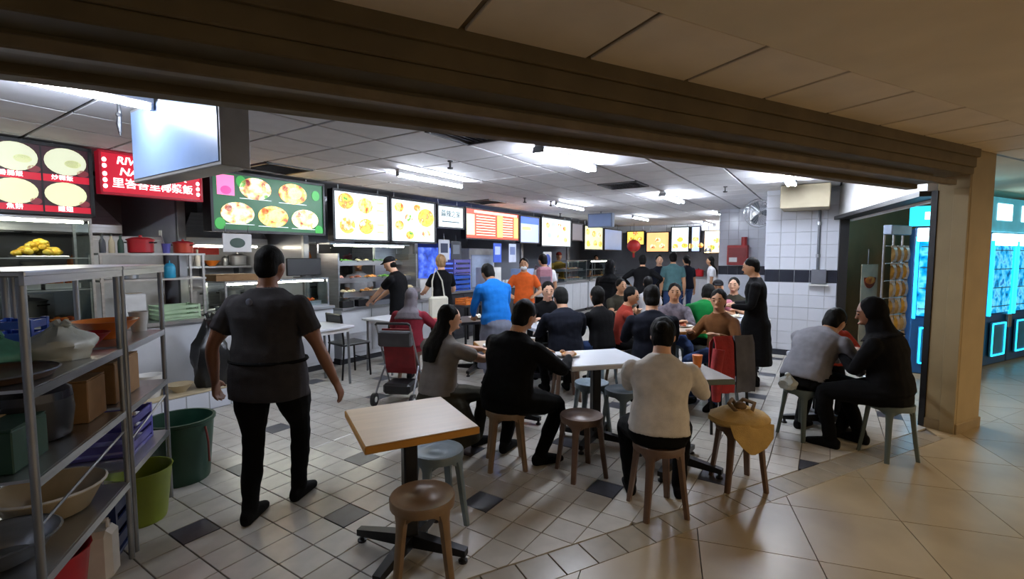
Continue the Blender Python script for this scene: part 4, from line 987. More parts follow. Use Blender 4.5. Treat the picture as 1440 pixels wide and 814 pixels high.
# ------------------------------------------------------------------ steel racks at the left
A_K = math.radians(-21.5)
KD = Vector((math.sin(A_K), math.cos(A_K), 0)); KL = Vector((-math.cos(A_K), math.sin(A_K), 0))      # along, and to the left
K0 = onz(192, 782); RK = math.pi / 2 - A_K
def rack(o, L, W, label, zs, h=1.55, posts=True):
    t = thing('steel_rack', label, 'rack', (o.x, o.y, .007), RK)
    for x in (.012, L - .012):
        for y in (.012, W - .012): b = MB(); b.cyl((x, y, 0), (x, y, h), .014, n=10); b.build('post', m_steel2, t, smooth=True); 
    for z in zs:
        b = MB(); b.box((L / 2, W / 2, z), (L - .03, W - .02, .012)); b.box((L / 2, .006, z - .012), (L - .03, .012, .034)); b.box((L / 2, W - .006, z - .012), (L - .03, .012, .034)); b.build('shelf', m_steel, t)
    b = MB(); b.box((L / 2, W / 2, h), (L + .02, W + .02, .02), bev=.004); b.box((L / 2, .0, h - .015), (L + .02, .014, .05)); b.build('top_shelf', m_steel, t)
    b = MB(); b.tube([(.012, .012, .62), (L - .012, .012, .70)], .006, 6); b.build('brace', m_steel2, t)
    return t
RW, RL = .46, .86
KN = K0 - KD * RL
rack(KN, RL - .01, RW, 'near stainless steel rack holding basins and a black cooker', (1.13, .80, .42), 1.55)
rack(K0 + KD * .03, .66, RW, 'farther stainless steel rack with orange bowl and violet crate', (1.13, .80, .46), 1.55)
def K(a, l, z=0.0): p = K0 + KD * a + KL * l; p.z = z + .007; return p
# wares on the racks
vessel('bowl', K(.37, .2, 1.137), m_orange, 'orange bowl on the upper shelf of the farther rack', 1.25)
vessel('bowl', K(.13, .2, 1.137), m_red, 'red bowl on the upper shelf of the farther rack', .8)
vessel('cup', K(.62, .12, 1.137), m_wplast, 'white cup at the far end of the upper shelf', 1.2)
plastic_bag(K(-.24, .16, 1.137), (.24, .24, .17), m_bagw, 'thin white plastic bag on the upper shelf of the near rack', 12)
plastic_bag(K(-.36, .34, 1.137), (.22, .22, .14), m_bagg, 'pale green plastic bag on the upper shelf of the near rack', 15)
crate(K(-.10, .37, 1.137), (.16, .16, .18), RK, m_bluep, 'small blue basket on the upper shelf of the near rack')
t = thing('serving_tray', 'round brown serving tray lying on the upper shelf of the near rack', 'tray', K(-.64, .21, 1.137)); b = MB(); b.lathe([(.12, 0), (.17, .004), (.19, .03), (.193, .03), (.17, .01), (.05, .006)], 24); b.build('body', mat('tray_brown', '4f3a28', .4), t, smooth=True)
b = MB(); b.lathe([(.19, .028), (.197, .032), (.19, .036)], 24, cap=False); b.build('rim', m_steel2, t)
t = thing('rice_cooker', 'round black rice cooker on the middle shelf of the near rack', 'cooker', K(-.36, .23, .807)); b = MB(); b.lathe([(.11, 0), (.13, .01), (.145, .12), (.14, .18)], 22); b.build('body', m_black, t, smooth=True)
b = MB(); b.lathe([(.142, .18), (.138, .215), (.09, .25), (.02, .258)], 22); b.build('lid', mat('cooker_lid', '23232b', .25), t, smooth=True); b = MB(); b.lathe([(.02, .255), (.022, .28), (.008, .285)], 12); b.build('knob', m_steel, t)
carton(K(-.1, .24, .807), (.2, .3, .2), RK, m_card, 'brown carton on the middle shelf of the near rack')
carton(K(.3, .24, .807), (.36, .3, .22), RK, m_card, 'brown carton on the middle shelf of the farther rack')
carton(K(-.66, .25, .807), (.24, .3, .16), RK, m_green, 'dark green box on the middle shelf of the near rack')
t = thing('basin', 'large cream plastic basin on the lower shelf of the near rack', 'basin', K(-.28, .22, .427)); b = MB(); b.lathe([(.12, 0), (.14, .01), (.19, .11), (.205, .12), (.2, .126), (.18, .11), (.1, .02)], 26); b.build('body', m_cream, t, smooth=True); b = MB(); b.lathe([(.2, .12), (.208, .126), (.2, .132)], 26, cap=False); b.build('rim', m_wplast, t)
t = thing('basin', 'steel mixing bowl on the lower shelf of the near rack', 'basin', K(-.69, .2, .427)); b = MB(); b.lathe([(.06, 0), (.12, .03), (.165, .1), (.175, .105), (.16, .1), (.1, .02)], 26); b.build('body', m_steel, t, smooth=True); b = MB(); b.lathe([(.172, .102), (.18, .106), (.172, .11)], 26, cap=False); b.build('rim', m_steel2, t)
crate(K(-.075, .39, .427), (.1, .11, .18), RK, m_bluep, 'blue crate on the lower shelf of the near rack')
crate(K(.4, .22, .467), (.34, .32, .22), RK, m_purple, 'violet crate on the lower shelf of the farther rack')
vessel('bucket', K(-.42, .2), m_red, 'red bucket on the floor under the near rack', 1.1)
t = thing('canister', 'white plastic canister on the floor under the near rack', 'canister', K(-.16, .12), RK)
b = MB(); b.box((0, 0, .13), (.13, .18, .26), bev=.025); b.build('body', m_wplast, t); b = MB(); b.cyl((0, .04, .25), (0, .04, .29), .025, n=12); b.build('cap', m_bluep, t); b = MB(); b.tube([(0, -.06, .25), (0, -.06, .3), (0, .0, .3), (0, .01, .25)], .01, 6); b.build('handle', m_wplast, t)
crate(K(.1, .26), (.2, .36, .3), RK, mat('navy_plastic', '1d2a55', .4), 'navy crate on the floor under the farther rack')
vessel('bucket', K(.42, .1), m_ygreen, 'lime green bin on the floor under the farther rack', 1.15, cat='bin')
t = thing('waste_bin', 'large dark green bin with rolled rim beside the farther rack', 'bin', onz(254, 675, 0) + Vector((0, 0.02, .007)))
b = MB(); b.lathe([(.17, 0), (.175, .01), (.212, .42), (.225, .43), (.225, .45), (.205, .45), (.165, .03), (.05, .02)], 28); b.build('body', m_green, t, smooth=True); b = MB(); b.tube([(.21, -.04, .40), (.24, -.06, .3), (.235, -.05, .15)], .007, 6); b.build('handle', mat('bin_handle_red', '7a2a24', .5), t)
# ------------------------------------------------------------------ hanging sign boxes
t = thing('hanging_sign', 'large pale blue grey sign box hung from the hall ceiling near the entrance', 'sign', (0, 0, 0))
BL, BR = onz(201, 259, 2.15), onz(295, 229, 2.15); c = (BL + BR) / 2; dv = BL - BR; uo = (BL.dot(U) + BR.dot(U)) / 2; vm_ = (BL.dot(V) + BR.dot(V)) / 2; Lv = abs(BL.dot(V) - BR.dot(V))
t.location = UV(uo + .09, vm_, 2.15); t.rotation_euler = (0, 0, RU)
m_sign = mat('sign_box_blue_grey', '7f98c0', .32, var=.04); m_signe = mat('sign_box_edge_grey', '85817e', .5)
b = MB(); b.box((0, 0, .26), (.17, Lv, .52), bev=.006); b.build('housing', m_signe, t)
b = MB(); b.box((-.088, 0, .26), (.006, Lv - .05, .47)); b.build('face_panel', m_sign, t); b = MB(); b.box((.088, 0, .26), (.006, Lv - .05, .47)); b.build('face_panel', m_sign, t)
for k in (-1, 1): b = MB(); b.cyl((0, k * Lv * .35, .51), (0, k * Lv * .35, .56), .02, n=8); b.build('bracket', m_steel2, t)
p = onz(205, 152, CEIL); t = thing('rope_tassel', 'short black knotted rope hanging by the pale sign box', 'rope', UV(uo - .12, vm_ + Lv * .36, CEIL))
b = MB(); b.tube([(0, 0, .0), (.005, 0, -.08), (-.006, .004, -.16), (.004, 0, -.24)], .009, 6, radii=[.008, .012, .016, .006]); b.build('strand', m_black, t); b = MB(); b.ell((0, 0, -.1), (.018, .018, .02), 8, 6); b.build('knot', m_black, t)
p = onz(845, 320, 2.3); t = thing('hanging_sign', 'small blue grey box hanging from the ceiling down the hall', 'sign', (p.x, p.y, 2.3), RU)
b = MB(); b.box((0, 0, .17), (.15, .62, .33), bev=.006); b.build('housing', mat('sign_box_slate', '6a7a92', .4), t); b = MB(); b.box((-.078, 0, .17), (.006, .56, .28)); b.build('face_panel', m_sign, t); b = MB(); b.cyl((0, 0, .33), (0, 0, .385), .02, n=8); b.build('bracket', m_steel2, t)
# ------------------------------------------------------------------ duct, pipe, fan, hose on the tiled walls
t = thing('duct_box', 'beige boxed air duct below the ceiling beside the side opening', 'duct', PW + V * .50 - U * .32 + Vector((0, 0, 2.33)), RU)
b = MB(); b.box((0, 0, .17), (.6, .62, .34), bev=.008); b.build('casing', mat('duct_beige', 'a79c82', .6, var=.08), t)
b = MB(); b.box((-.303, 0, .17), (.008, .5, .24)); b.build('end_panel', MATS['duct_beige'], t)
for k in (-1, 1): b = MB(); b.box((0, k * .313, .17), (.56, .006, .3)); b.build('side_panel', MATS['duct_beige'], t)
t = thing('wall_pipe', 'dark vertical pipe with junction box on the white tiled wall', 'pipe', PE.lerp(PW, .70) - U * .05, RU)
b = MB(); b.cyl((0, 0, 1.25), (0, 0, 2.34), .02, n=10); b.build('pipe', mat('pipe_grey', '4f525a', .5), t)
for z in (1.6, 2.1): b = MB(); b.cyl((0, 0, z), (0, 0, z + .05), .03, n=10); b.build('collar', m_steel2, t)
b = MB(); b.box((0, -.02, 1.3), (.06, .2, .22), bev=.008); b.build('junction_box', mat('junction_grey', '5c5e66', .5), t)
b = MB(); b.box((-.02, -.02, 1.17), (.09, .26, .02)); b.build('ledge', m_wplast, t)
def wall_fan(p, rz, label):
    t = thing('wall_fan', label, 'fan', p, rz)
    m_cage = mat('fan_cage_chrome', 'a4a7ab', .3, metal=.8)
    b = MB(); b.box((0, .2, -.05), (.08, .04, .2), bev=.006); b.tube([(0, .2, -.05), (0, .08, -.06), (0, .03, 0)], .02, 8); b.build('bracket', m_wplast, t)
    b = MB(); b.ell((0, .04, 0), (.07, .09, .07), 12, 8); b.build('motor', m_wplast, t, smooth=True)
    for y in (-.09, -.02):
        rr = .20 if y == -.09 else .235
        b = MB(); b.tube([(rr * math.cos(a * .2618), y, rr * math.sin(a * .2618)) for a in range(25)], .007, 6); b.build('ring', m_cage, t)
    b = MB()
    for a in range(28):
        x, z = math.cos(a * .2244), math.sin(a * .2244); b.tube([(.04 * x, -.12, .04 * z), (.2 * x, -.09, .2 * z), (.235 * x, -.02, .235 * z), (.2 * x, .03, .2 * z), (.06 * x, .05, .06 * z)], .0025, 4)
    b.build('wire_cage', m_cage, t)
    for q in range(3):
        b = MB(); a = q * 2.094; Rq = Matrix.Rotation(a, 3, 'Y')
        b.rings([[Rq @ Vector((r, -.05 + s * .02, s * w_)) for s in (-1, 0, 1)] + [Rq @ Vector((r, -.046 + s * .02, s * w_)) for s in (1, 0, -1)] for r, w_ in ((.03, .02), (.1, .05), (.18, .06), (.2, .03))]); b.build('blade', mat('fan_blade', '50565e', .4), t)
    b = MB(); b.lathe([(.035, 0), (.03, .02), (.01, .03)], 14); o = b.build('hub_cap', m_cage, t, loc=(0, -.07, 0)); o.rotation_euler = (math.pi / 2, 0, 0)
fp = atd(1066, 300, 8.1); wall_fan(fp, A_U * -1 + .5, 'round chrome caged fan mounted at the corner of the white tiled wall')
fd = (FW1 - FW0).normalized(); rf = math.atan2(fd.y, fd.x); fnrm = Vector((fd.y, -fd.x, 0))
hp_ = FW0 + fd * .42 + fnrm * .11
t = thing('fire_hose_box', 'red fire hose cabinet on the distant tiled wall', 'cabinet', (hp_.x, hp_.y, 1.42), rf)
b = MB(); b.box((0, 0, .22), (.42, .2, .44), bev=.01); b.build('body', mat('fire_red', '9c1f1f', .4), t); b = MB(); b.box((.0, -.104, .2), (.36, .01, .36)); b.build('door', mat('fire_red_dark', '7d1616', .4), t); b = MB(); b.box((-.08, -.112, .12), (.16, .006, .1)); b.build('notice', m_white, t)
b = MB(); b.cyl((.12, 0, .44), (.12, 0, .62), .06, n=14); b.build('bell', mat('fire_red', '9c1f1f', .4), t)
# ------------------------------------------------------------------ shops beyond the side opening
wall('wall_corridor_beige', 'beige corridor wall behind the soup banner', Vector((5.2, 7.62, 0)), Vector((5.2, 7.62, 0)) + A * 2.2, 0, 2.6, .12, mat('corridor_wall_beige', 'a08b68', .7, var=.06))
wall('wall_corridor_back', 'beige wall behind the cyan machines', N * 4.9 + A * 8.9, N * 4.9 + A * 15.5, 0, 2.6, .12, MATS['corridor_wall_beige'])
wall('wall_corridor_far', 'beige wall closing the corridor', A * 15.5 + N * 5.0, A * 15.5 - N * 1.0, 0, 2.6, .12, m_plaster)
bn = atd(1219, 460, 7.45); t = thing('banner_stand', 'tall cream pull-up banner showing a bowl of orange soup', 'banner', (bn.x, bn.y, .007), RA - .05)
b = MB(); b.box((0, 0, .04), (.46, .18, .07), bev=.01); b.build('base', m_steel2, t); b = MB(); b.cyl((0, .03, .05), (0, .03, 1.72), .01, n=8); b.build('pole', m_steel2, t)
b = MB(); b.box((0, 0, .77), (.42, .006, 1.43)); b.build('sheet', mat('banner_cream', 'c4bca0', .6), t)
b = MB(); ar = [Vector((.15 * math.cos(math.pi + k * math.pi / 12), y, 1.28 + .17 * math.sin(math.pi + k * math.pi / 12))) for y in (-.004, -.012) for k in range(13)]; b.rings([ar[:13], ar[13:]]); b.build('bowl_picture', mat('banner_bowl', '7d2f12', .5), t)
b = MB(); b.rings([[Vector((.125 * math.cos(k * .314), y, 1.235 + .06 * math.sin(k * .314))) for k in range(20)] for y in (-.012, -.016)]); b.build('soup_picture', blotch('banner_soup', ['a8451a', 'e0822a', 'f0b860'], 14, 0), t)
for k in range(5): b = MB(); b.box((-.05 + .02 * (k % 2), -.005, .92 - k * .07), (.26 - .03 * (k % 3), .004, .02)); b.build('text_line', mat('banner_text', '7a7466', .6), t)
# snack stand
sp_ = Vector((4.90, 6.06, .007)); t = thing('snack_stand', 'wire snack stand hung with yellow packets outside the side opening', 'rack', sp_, RA)
b = MB(); b.box((0, .05, .03), (.48, .36, .05), bev=.01); b.build('base', m_steel2, t)
for k in (-1, 0, 1): b = MB(); b.cyl((k * .22, .06, .04), (k * .22, .06, 1.88), .012, n=8); b.build('upright', m_steel2, t)
for r in range(7): b = MB(); b.cyl((-.23, .03, .42 + r * .22), (.23, .03, .42 + r * .22), .006, n=6); b.build('rail', m_steel2, t)
b = MB(); b.box((0, .02, 1.94), (.48, .1, .12), bev=.01); b.build('header_card', mat('snack_header', '6a7688', .5), t)
pm = [mat('packet_yellow', '9c760c', .4, var=.25, scale=18), mat('packet_gold', '7a5a12', .4, var=.3, scale=18), mat('packet_white', '8a7448', .4, var=.3, scale=14), mat('packet_red', 'a83a3e', .4, var=.3, scale=18)]
b = MB(); b.rings([[Vector((x, y, z)) for x, y in ((-w_, 0), (-w_ * .5, -d_), (w_ * .5, -d_), (w_, 0), (w_ * .5, d_ * .4), (-w_ * .5, d_ * .4))] for w_, d_, z in ((.062, .004, 0), (.062, .022, .03), (.064, .032, .09), (.062, .022, .15), (.062, .004, .18))])
pk = [b.mesh('snack_packet', m) for m in pm]; sealm = MB(); sealm.box((0, 0, .19), (.12, .004, .03)); sealme = [sealm.mesh('seal', m) for m in pm]
rows = ['bottom', 'second', 'third', 'fourth', 'fifth', 'sixth', 'top']
for r in range(7):
    for c_ in range(3):
        q = 3 if r == 0 else (2 if (r == 6 or (r + c_) % 5 == 4) else (r + c_ // 2) % 2)
        loc = sp_ + A * (-.15 + c_ * .15) + N * -.02 + Vector((0, 0, .22 + r * .22))
        o = put(pk[q], 'snack_packet', None, loc, RA); tag(o, f'{["yellow", "gold", "pale", "red"][q]} snack packet on the {rows[r]} row of the wire snack stand', 'packet', f'snack packets on the {rows[r]} row')
        put(sealme[q], 'seal', o)
# cyan lit machines
R35 = math.radians(35)
m_mcab = mat('machine_blue', '1a4f80', .35, var=.1); m_cyg = mat('machine_cyan_glow', '22c4f4', .4, emit=3.2, var=.05); m_cyw = mat('machine_white_glow', 'c8f2ff', .4, emit=3.5, var=.04); m_cyb = blotch('machine_stock', ['0f5a8a', '25b4e8', 'b8f0ff', '2a7ac0'], 7, 1.4)
def machine(a, n, label, w_=.8, h=1.95, d_=.7, rz=None):
    t = thing('vending_machine', label, 'machine', AN(a, n, .007), RA if rz is None else rz)
    b = MB(); b.box((0, d_ / 2 + .03, h / 2), (w_, d_, h), bev=.015); b.build('cabinet', m_mcab, t)
    b = MB(); b.box((0, .02, h * .66), (w_ - .12, .02, h * .52)); b.build('stock_window', m_cyb, t)
    b = MB(); b.box((0, -.002, h * .66), (w_ - .1, .006, h * .54)); b.build('glass_pane', m_bglass, t)
    for k in (-1, 1): b = MB(); b.box((k * (w_ / 2 - .03), .005, h * .66), (.035, .04, h * .56), bev=.005); b.build('light_bar', m_cyg, t)
    for i in range(4): b = MB(); b.box((0, .006, h * .45 + i * h * .14), (w_ - .14, .02, .012)); b.build('shelf', m_steel, t)
    b = MB(); b.box((0, 0, h * .95), (w_ - .04, .05, h * .09), bev=.008); b.build('header', m_cyw, t)
    b = MB(); b.box((-.05, 0, h * .2), (w_ * .6, .03, h * .26), bev=.01); f = b.build('hatch', mat('machine_blue_panel', '2a86b8', .35), t)
    for k in (-1, 1):
        b = MB(); b.box((-.05 + k * w_ * .27, -.02, h * .2), (.02, .012, h * .24)); b.build('hatch_light', m_cyg, f); b = MB(); b.box((-.05, -.02, h * .2 + k * h * .12), (w_ * .54, .012, .02)); b.build('hatch_light', m_cyg, f)
    b = MB(); b.box((w_ * .36, -.01, h * .33), (.12, .04, .2), bev=.008); b.build('coin_panel', m_steel2, t)
    return t
c1_ = Vector((5.46, 6.5, 0)) + Vector((math.cos(R35), -math.sin(R35), 0)) * .35; machine(c1_.dot(A), c1_.dot(N), 'cyan glowing machine seen through the side opening', w_=.68, h=2.0, rz=-R35)
for i in range(2): machine(9.21 + .42 + i * .86, 2.97, ['cyan glowing machine just past the entrance pillar', 'second cyan glowing machine past the entrance pillar'][i])
t = thing('light_box', 'bright cyan header sign over the machine by the side opening', 'sign', c1_ + Vector((0, 0, 2.02)), -R35); b = MB(); b.box((0, .08, .14), (.8, .12, .26), bev=.008); b.build('box', m_cyg, t); b = MB(); b.box((0, .015, .14), (.5, .01, .1)); b.build('lit_strip', m_cyw, t)
t = thing('light_box', 'long cyan and white header sign over the row of machines past the pillar', 'sign', AN(9.21 + .86, 3.0, 1.96), RA); b = MB(); b.box((0, .1, .26), (1.76, .2, .50), bev=.008); b.build('box', mat('header_teal', '3a8a9c', .4, emit=.9), t)
for k in range(2): b = MB(); b.box((-.43 + k * .86, -.005, .3), (.5, .01, .24)); b.build('lit_strip', m_cyw, t)
# ------------------------------------------------------------------ people
m_skin = [mat('skin_tan', 'b58563', .5, var=.06, scale=12), mat('skin_light', 'd0a184', .5, var=.06, scale=12), mat('skin_brown', '7d5239', .5, var=.06, scale=12)]
m_lip = mat('lips', '8f4f45', .5); m_eye = mat('eye_dark', '1a1412', .25)
m_hairk = mat('hair_black', '090807', .65, spec=.12, var=.4, scale=40, bump=.5, bscale=90, stretch=(1, 1, .25))
m_hairb = mat('hair_blond_brown', '8a6a45', .5, var=.3, scale=40, bump=.5, bscale=90, stretch=(1, 1, .25))
def cloth(name, col, var=.12): return mat('cloth_' + name, col, .9, var=var, scale=14, bump=.35, bscale=260, spec=.12)
TMP = bpy.data.scenes.new('remesh_scratch')
def ik(a, t, l1, l2, pole):
    d = t - a; D = d.length
    if D > (l1 + l2) * .999: t = a + d.normalized() * (l1 + l2) * .999; d = t - a; D = d.length
    if D < abs(l1 - l2) * 1.02: D = abs(l1 - l2) * 1.02
    x = (l1 * l1 - l2 * l2 + D * D) / (2 * D); h = math.sqrt(max(0, l1 * l1 - x * x))
    dn = d.normalized(); p = pole - dn * pole.dot(dn)
    if p.length < 1e-4: p = dn.orthogonal()
    return a + dn * x + p.normalized() * h, a + dn * D
class Body:
    def __init__(s): s.v = []; s.f = []; s.mi = []
    def rings(s, rs, mi):
        n = len(rs[0]); o = len(s.v); s.v += [p for r in rs for p in r]
        def F(f): s.f.append(tuple(o + i for i in f)); s.mi.append(mi)
        for i in range(len(rs) - 1):
            for j in range(n):
                k = (j + 1) % n; F((i * n + j, i * n + k, (i + 1) * n + k, (i + 1) * n + j))
        F(tuple(reversed(range(n)))); F(tuple((len(rs) - 1) * n + j for j in range(n)))
    def limb(s, pts, rad, mi, n=12, round0=True, round1=True, flat=None):
        """tapering round limb through pts, resampled smoothly, round ends"""
        pts = [Vector(p) for p in pts]; P = []; R = []
        for i in range(len(pts) - 1):
            k = max(2, int((pts[i + 1] - pts[i]).length / .03))
            for j in range(k):
                t = j / k; P.append(pts[i].lerp(pts[i + 1], t)); e = t * t * (3 - 2 * t); R.append(rad[i] + (rad[i + 1] - rad[i]) * e)
        P.append(pts[-1]); R.append(rad[-1])
        for _ in range(2):
            Q = P[:]
            for i in range(1, len(P) - 1): Q[i] = P[i] * .5 + (P[i - 1] + P[i + 1]) * .25
            P = Q
        rs = []; x = None; last = len(P) - 1
        for i, p in enumerate(P):
            d = (P[min(i + 1, last)] - P[max(i - 1, 0)]).normalized()
            x = (Vector(flat) - d * d.dot(Vector(flat))).normalized() if flat is not None and x is None else (d.orthogonal().normalized() if x is None else (x - d * x.dot(d)).normalized())
            y = d.cross(x)
            def ring(c, r): return [c + (x * math.cos(2 * math.pi * k / n) + y * math.sin(2 * math.pi * k / n)) * r for k in range(n)]
            if i == 0 and round0:
                for a in (.95, .7, .4): rs.append(ring(p - d * R[0] * a, R[0] * math.sqrt(1 - a * a)))
            rs.append(ring(p, R[i]))
            if i == last and round1:
                for a in (.4, .7, .95): rs.append(ring(p + d * R[i] * a, R[i] * math.sqrt(1 - a * a)))
        s.rings(rs, mi)
    def loft(s, secs, mi, n=20, sq=.85):
        """secs: (centre, lateral axis, forward axis, half width, half depth) - superellipse sections"""
        out = []
        for i in range(len(secs) - 1):
            k = max(2, int((secs[i + 1][0] - secs[i][0]).length / .025))
            for j in range(k + (1 if i == len(secs) - 2 else 0)):
                t = j / k; e = t * t * (3 - 2 * t)
                a, b = secs[i], secs[i + 1]
                out.append((a[0].lerp(b[0], t), a[1].lerp(b[1], t).normalized(), a[2].lerp(b[2], t).normalized(), a[3] + (b[3] - a[3]) * e, a[4] + (b[4] - a[4]) * e))
        rs = []
        for c, X, Y, w, d in out:
            r = []
            for k in range(n):
                t = 2 * math.pi * k / n; cx, sy = math.cos(t), math.sin(t)
                r.append(c + X * (w * math.copysign(abs(cx) ** sq, cx)) + Y * (d * math.copysign(abs(sy) ** sq, sy)))
            rs.append(r)
        s.rings(rs, mi)
    def ell(s, c, r, R, mi, n=16, m=12, fn=None):
        rs = []
        for i in range(m + 1):
            t = min(max(math.pi * i / m, .08), math.pi - .08); ring = []
            for k in range(n):
                a = 2 * math.pi * k / n; p = Vector((math.sin(t) * math.cos(a), math.sin(t) * math.sin(a), -math.cos(t)))
                if fn: p = fn(p)
                ring.append(c + R @ Vector((p.x * r[0], p.y * r[1], p.z * r[2])))
            rs.append(ring)
        s.rings(rs, mi)
def voxel(verts, faces, vox, smooth=3):
    me = bpy.data.meshes.new('raw'); me.from_pydata([tuple(p) for p in verts], [], faces)
    bm = bmesh.new(); bm.from_mesh(me); bmesh.ops.recalc_face_normals(bm, faces=bm.faces); bm.to_mesh(me); bm.free()
    ob = bpy.data.objects.new('raw', me); TMP.collection.objects.link(ob)
    r = ob.modifiers.new('r', 'REMESH'); r.mode = 'VOXEL'; r.voxel_size = vox; r.use_smooth_shade = True
    k = ob.modifiers.new('s', 'SMOOTH'); k.factor = .5; k.iterations = smooth
    vl = TMP.view_layers[0]; vl.update(); dg = vl.depsgraph
    out = bpy.data.meshes.new_from_object(ob.evaluated_get(dg))
    bpy.data.objects.remove(ob); bpy.data.meshes.remove(me)
    return out
def hand(B, w, d, side, palm, mi, s, curl):
    """w wrist, d hand direction, palm = palm normal, side = +1 right hand: thumb leaves the side of the palm"""
    d = d.normalized(); palm = (palm - d * palm.dot(d)).normalized(); lat = d.cross(palm) * side      # towards the thumb
    pc = w + d * .045 * s
    B.loft([(w - d * .012 * s, lat, palm, .024 * s, .018 * s), (w + d * .03 * s, lat, palm, .036 * s, .015 * s), (w + d * .075 * s, lat, palm, .042 * s, .013 * s), (w + d * .088 * s, lat, palm, .038 * s, .011 * s)], mi, n=14)
    for k, (off, ln) in enumerate(((.031, .068), (.0105, .076), (-.0105, .070), (-.031, .055))):
        b = w + d * (.083 - abs(off) * .12) * s + lat * off * s * 1.08; p = [b]; q = d.copy(); ln *= s
        for seg, fr in enumerate((.45, .32, .23)):
            a = curl * (.55, .9, .7)[seg]; q = (q * math.cos(a) + palm * math.sin(a)).normalized()
            p.append(p[-1] + q * ln * fr)
        B.limb(p, [.0098 * s, .0092 * s, .0086 * s, .0074 * s], mi, n=8)
    b = w + d * .02 * s + lat * .026 * s; t1 = b + (d * .6 + lat * .75 + palm * .25) * .038 * s; t2 = t1 + (d * .9 + lat * .2 + palm * (.2 + curl * .4)).normalized() * .034 * s
    B.limb([b, t1, t2], [.0135 * s, .0115 * s, .0092 * s], mi, n=8)
def person(label, x, y, heading, H=1.68, seat=None, lean=(.03, .06), side=0.0, head=(0, 0), hands=None, feet=None, shirt=None, pants=None, skin=0, sleeve='short',
           hair='short', hairm=None, fat=1.0, vox=.011, face=False, shoes=None, hem=-.10, group=None, curl=.5, wrinkle=0.0, skirt=None, extras=None, bare=False, elbow=(.6, -.8, -.2), kneeout=.25, folded=False, palm_in=True):
    s = H / 1.70; Bd = Body()
    SK, SH, PA, SO = 0, 1, 2, 3
    pz = (seat + .085 * s) if seat is not None else .925 * s
    pel = Vector((0, 0, pz)); X = Vector((1, 0, 0))
    # spine
    L = .49 * s; n = 16; pts = [pel.copy()]; fw = []; latv = []
    for i in range(n + 4):
        t = min(1, i / n); a = lean[0] + (lean[1] - lean[0]) * t
        up = Vector((math.sin(side) , math.sin(a), math.cos(a))).normalized()
        pts.append(pts[-1] + up * L / n)
    def sp(t):
        f = t * n; i = int(max(0, min(len(pts) - 2, math.floor(f)))); p = pts[i].lerp(pts[i + 1], f - i)
        up = (pts[i + 1] - pts[i]).normalized(); Xl = (X - up * up.dot(X)).normalized(); Y = up.cross(Xl)
        return p, Xl, Y, up
    def sec(t, w_, d_):
        p, a, b, u = sp(t); return (p, a, b, w_ * s * fat, d_ * s * fat)
    # trousers / hips
    p0, X0, Y0, u0 = sp(0)
    if seat is None: hips = [(pel - Vector((0, 0, .12 * s)), X, Y0, .12 * s * fat, .095 * s * fat)]
    else: hips = [(pel - Vector((0, 0, .085 * s)), X, Y0, .155 * s * fat, .12 * s * fat)]
    Bd.loft(hips + [sec(0, .165, .118), sec(.15, .158, .112), sec(.3, .145, .1)], PA)
    # torso in its shirt
    tor = [sec(max(hem, 0), .178, .132)] if hem >= 0 or seat is not None else [(pel + Vector((0, 0, hem * L * 1.6)), X, Y0, .186 * s * fat, .138 * s * fat), sec(0, .182, .132)]
    Bd.loft(tor + [sec(.2, .168, .122), sec(.42, .156, .114), sec(.68, .176, .122), sec(.82, .188, .112), sec(.90, .172, .098), sec(.97, .115, .08), sec(1.05, .068, .066)], SH)
    # neck + head
    nb, Xn, Yn, un = sp(1.0); 
    yaw, pit = head
    Rb = Matrix((Xn, Yn, un)).transposed()
    # head orientation: world-level yaw relative to body, pitch downwards positive
    Rh = Matrix.Rotation(-yaw, 3, 'Z') @ Matrix.Rotation(-pit, 3, 'X')
    neck_top = nb + un * .03 * s + (Rh @ Vector((0, .02, .04))) * s
    hc = neck_top + Rh @ Vector((0, .018, .095)) * s
    Bd.limb([nb - un * .04 * s, nb + un * .03 * s, neck_top + Rh @ Vector((0, 0, .03)) * s], [.068 * s, .062 * s, .058 * s], SK)
    def skull(p):
        q = p.copy()
        if p.z < 0:
            k = -p.z; q.x *= 1 - .34 * k * k; q.y = p.y * (1 - .25 * k) + .16 * k * k
            if p.y < 0: q.y *= 1 - .35 * k
        else: q.y = p.y - .04 * p.z
        return q
    Bd.ell(hc, (.08 * s, .1 * s, .122 * s), Rh, SK, fn=skull)
    def hp(a, b, c): return hc + Rh @ Vector((a, b, c)) * s
    Bd.limb([hp(0, .088, .012), hp(0, .104, -.022)], [.009 * s, .0145 * s], SK, n=8)      # nose
    Bd.ell(hp(0, .082, -.072), (.026 * s, .016 * s, .016 * s), Rh, SK, 8, 6)                # mouth
    Bd.ell(hp(0, .078, .032), (.05 * s, .018 * s, .013 * s), Rh, SK, 8, 6)                # brow
    for k in (-1, 1): Bd.ell(hp(k * .077, -.004, -.008), (.010 * s, .020 * s, .032 * s), Rh, SK, 8, 6)  # ears
    # arms
    sh = []; fs = hands or ((-.25, .05, .80 * s), (.25, .05, .80 * s))
    psh, Xs, Ys, us = sp(.86)
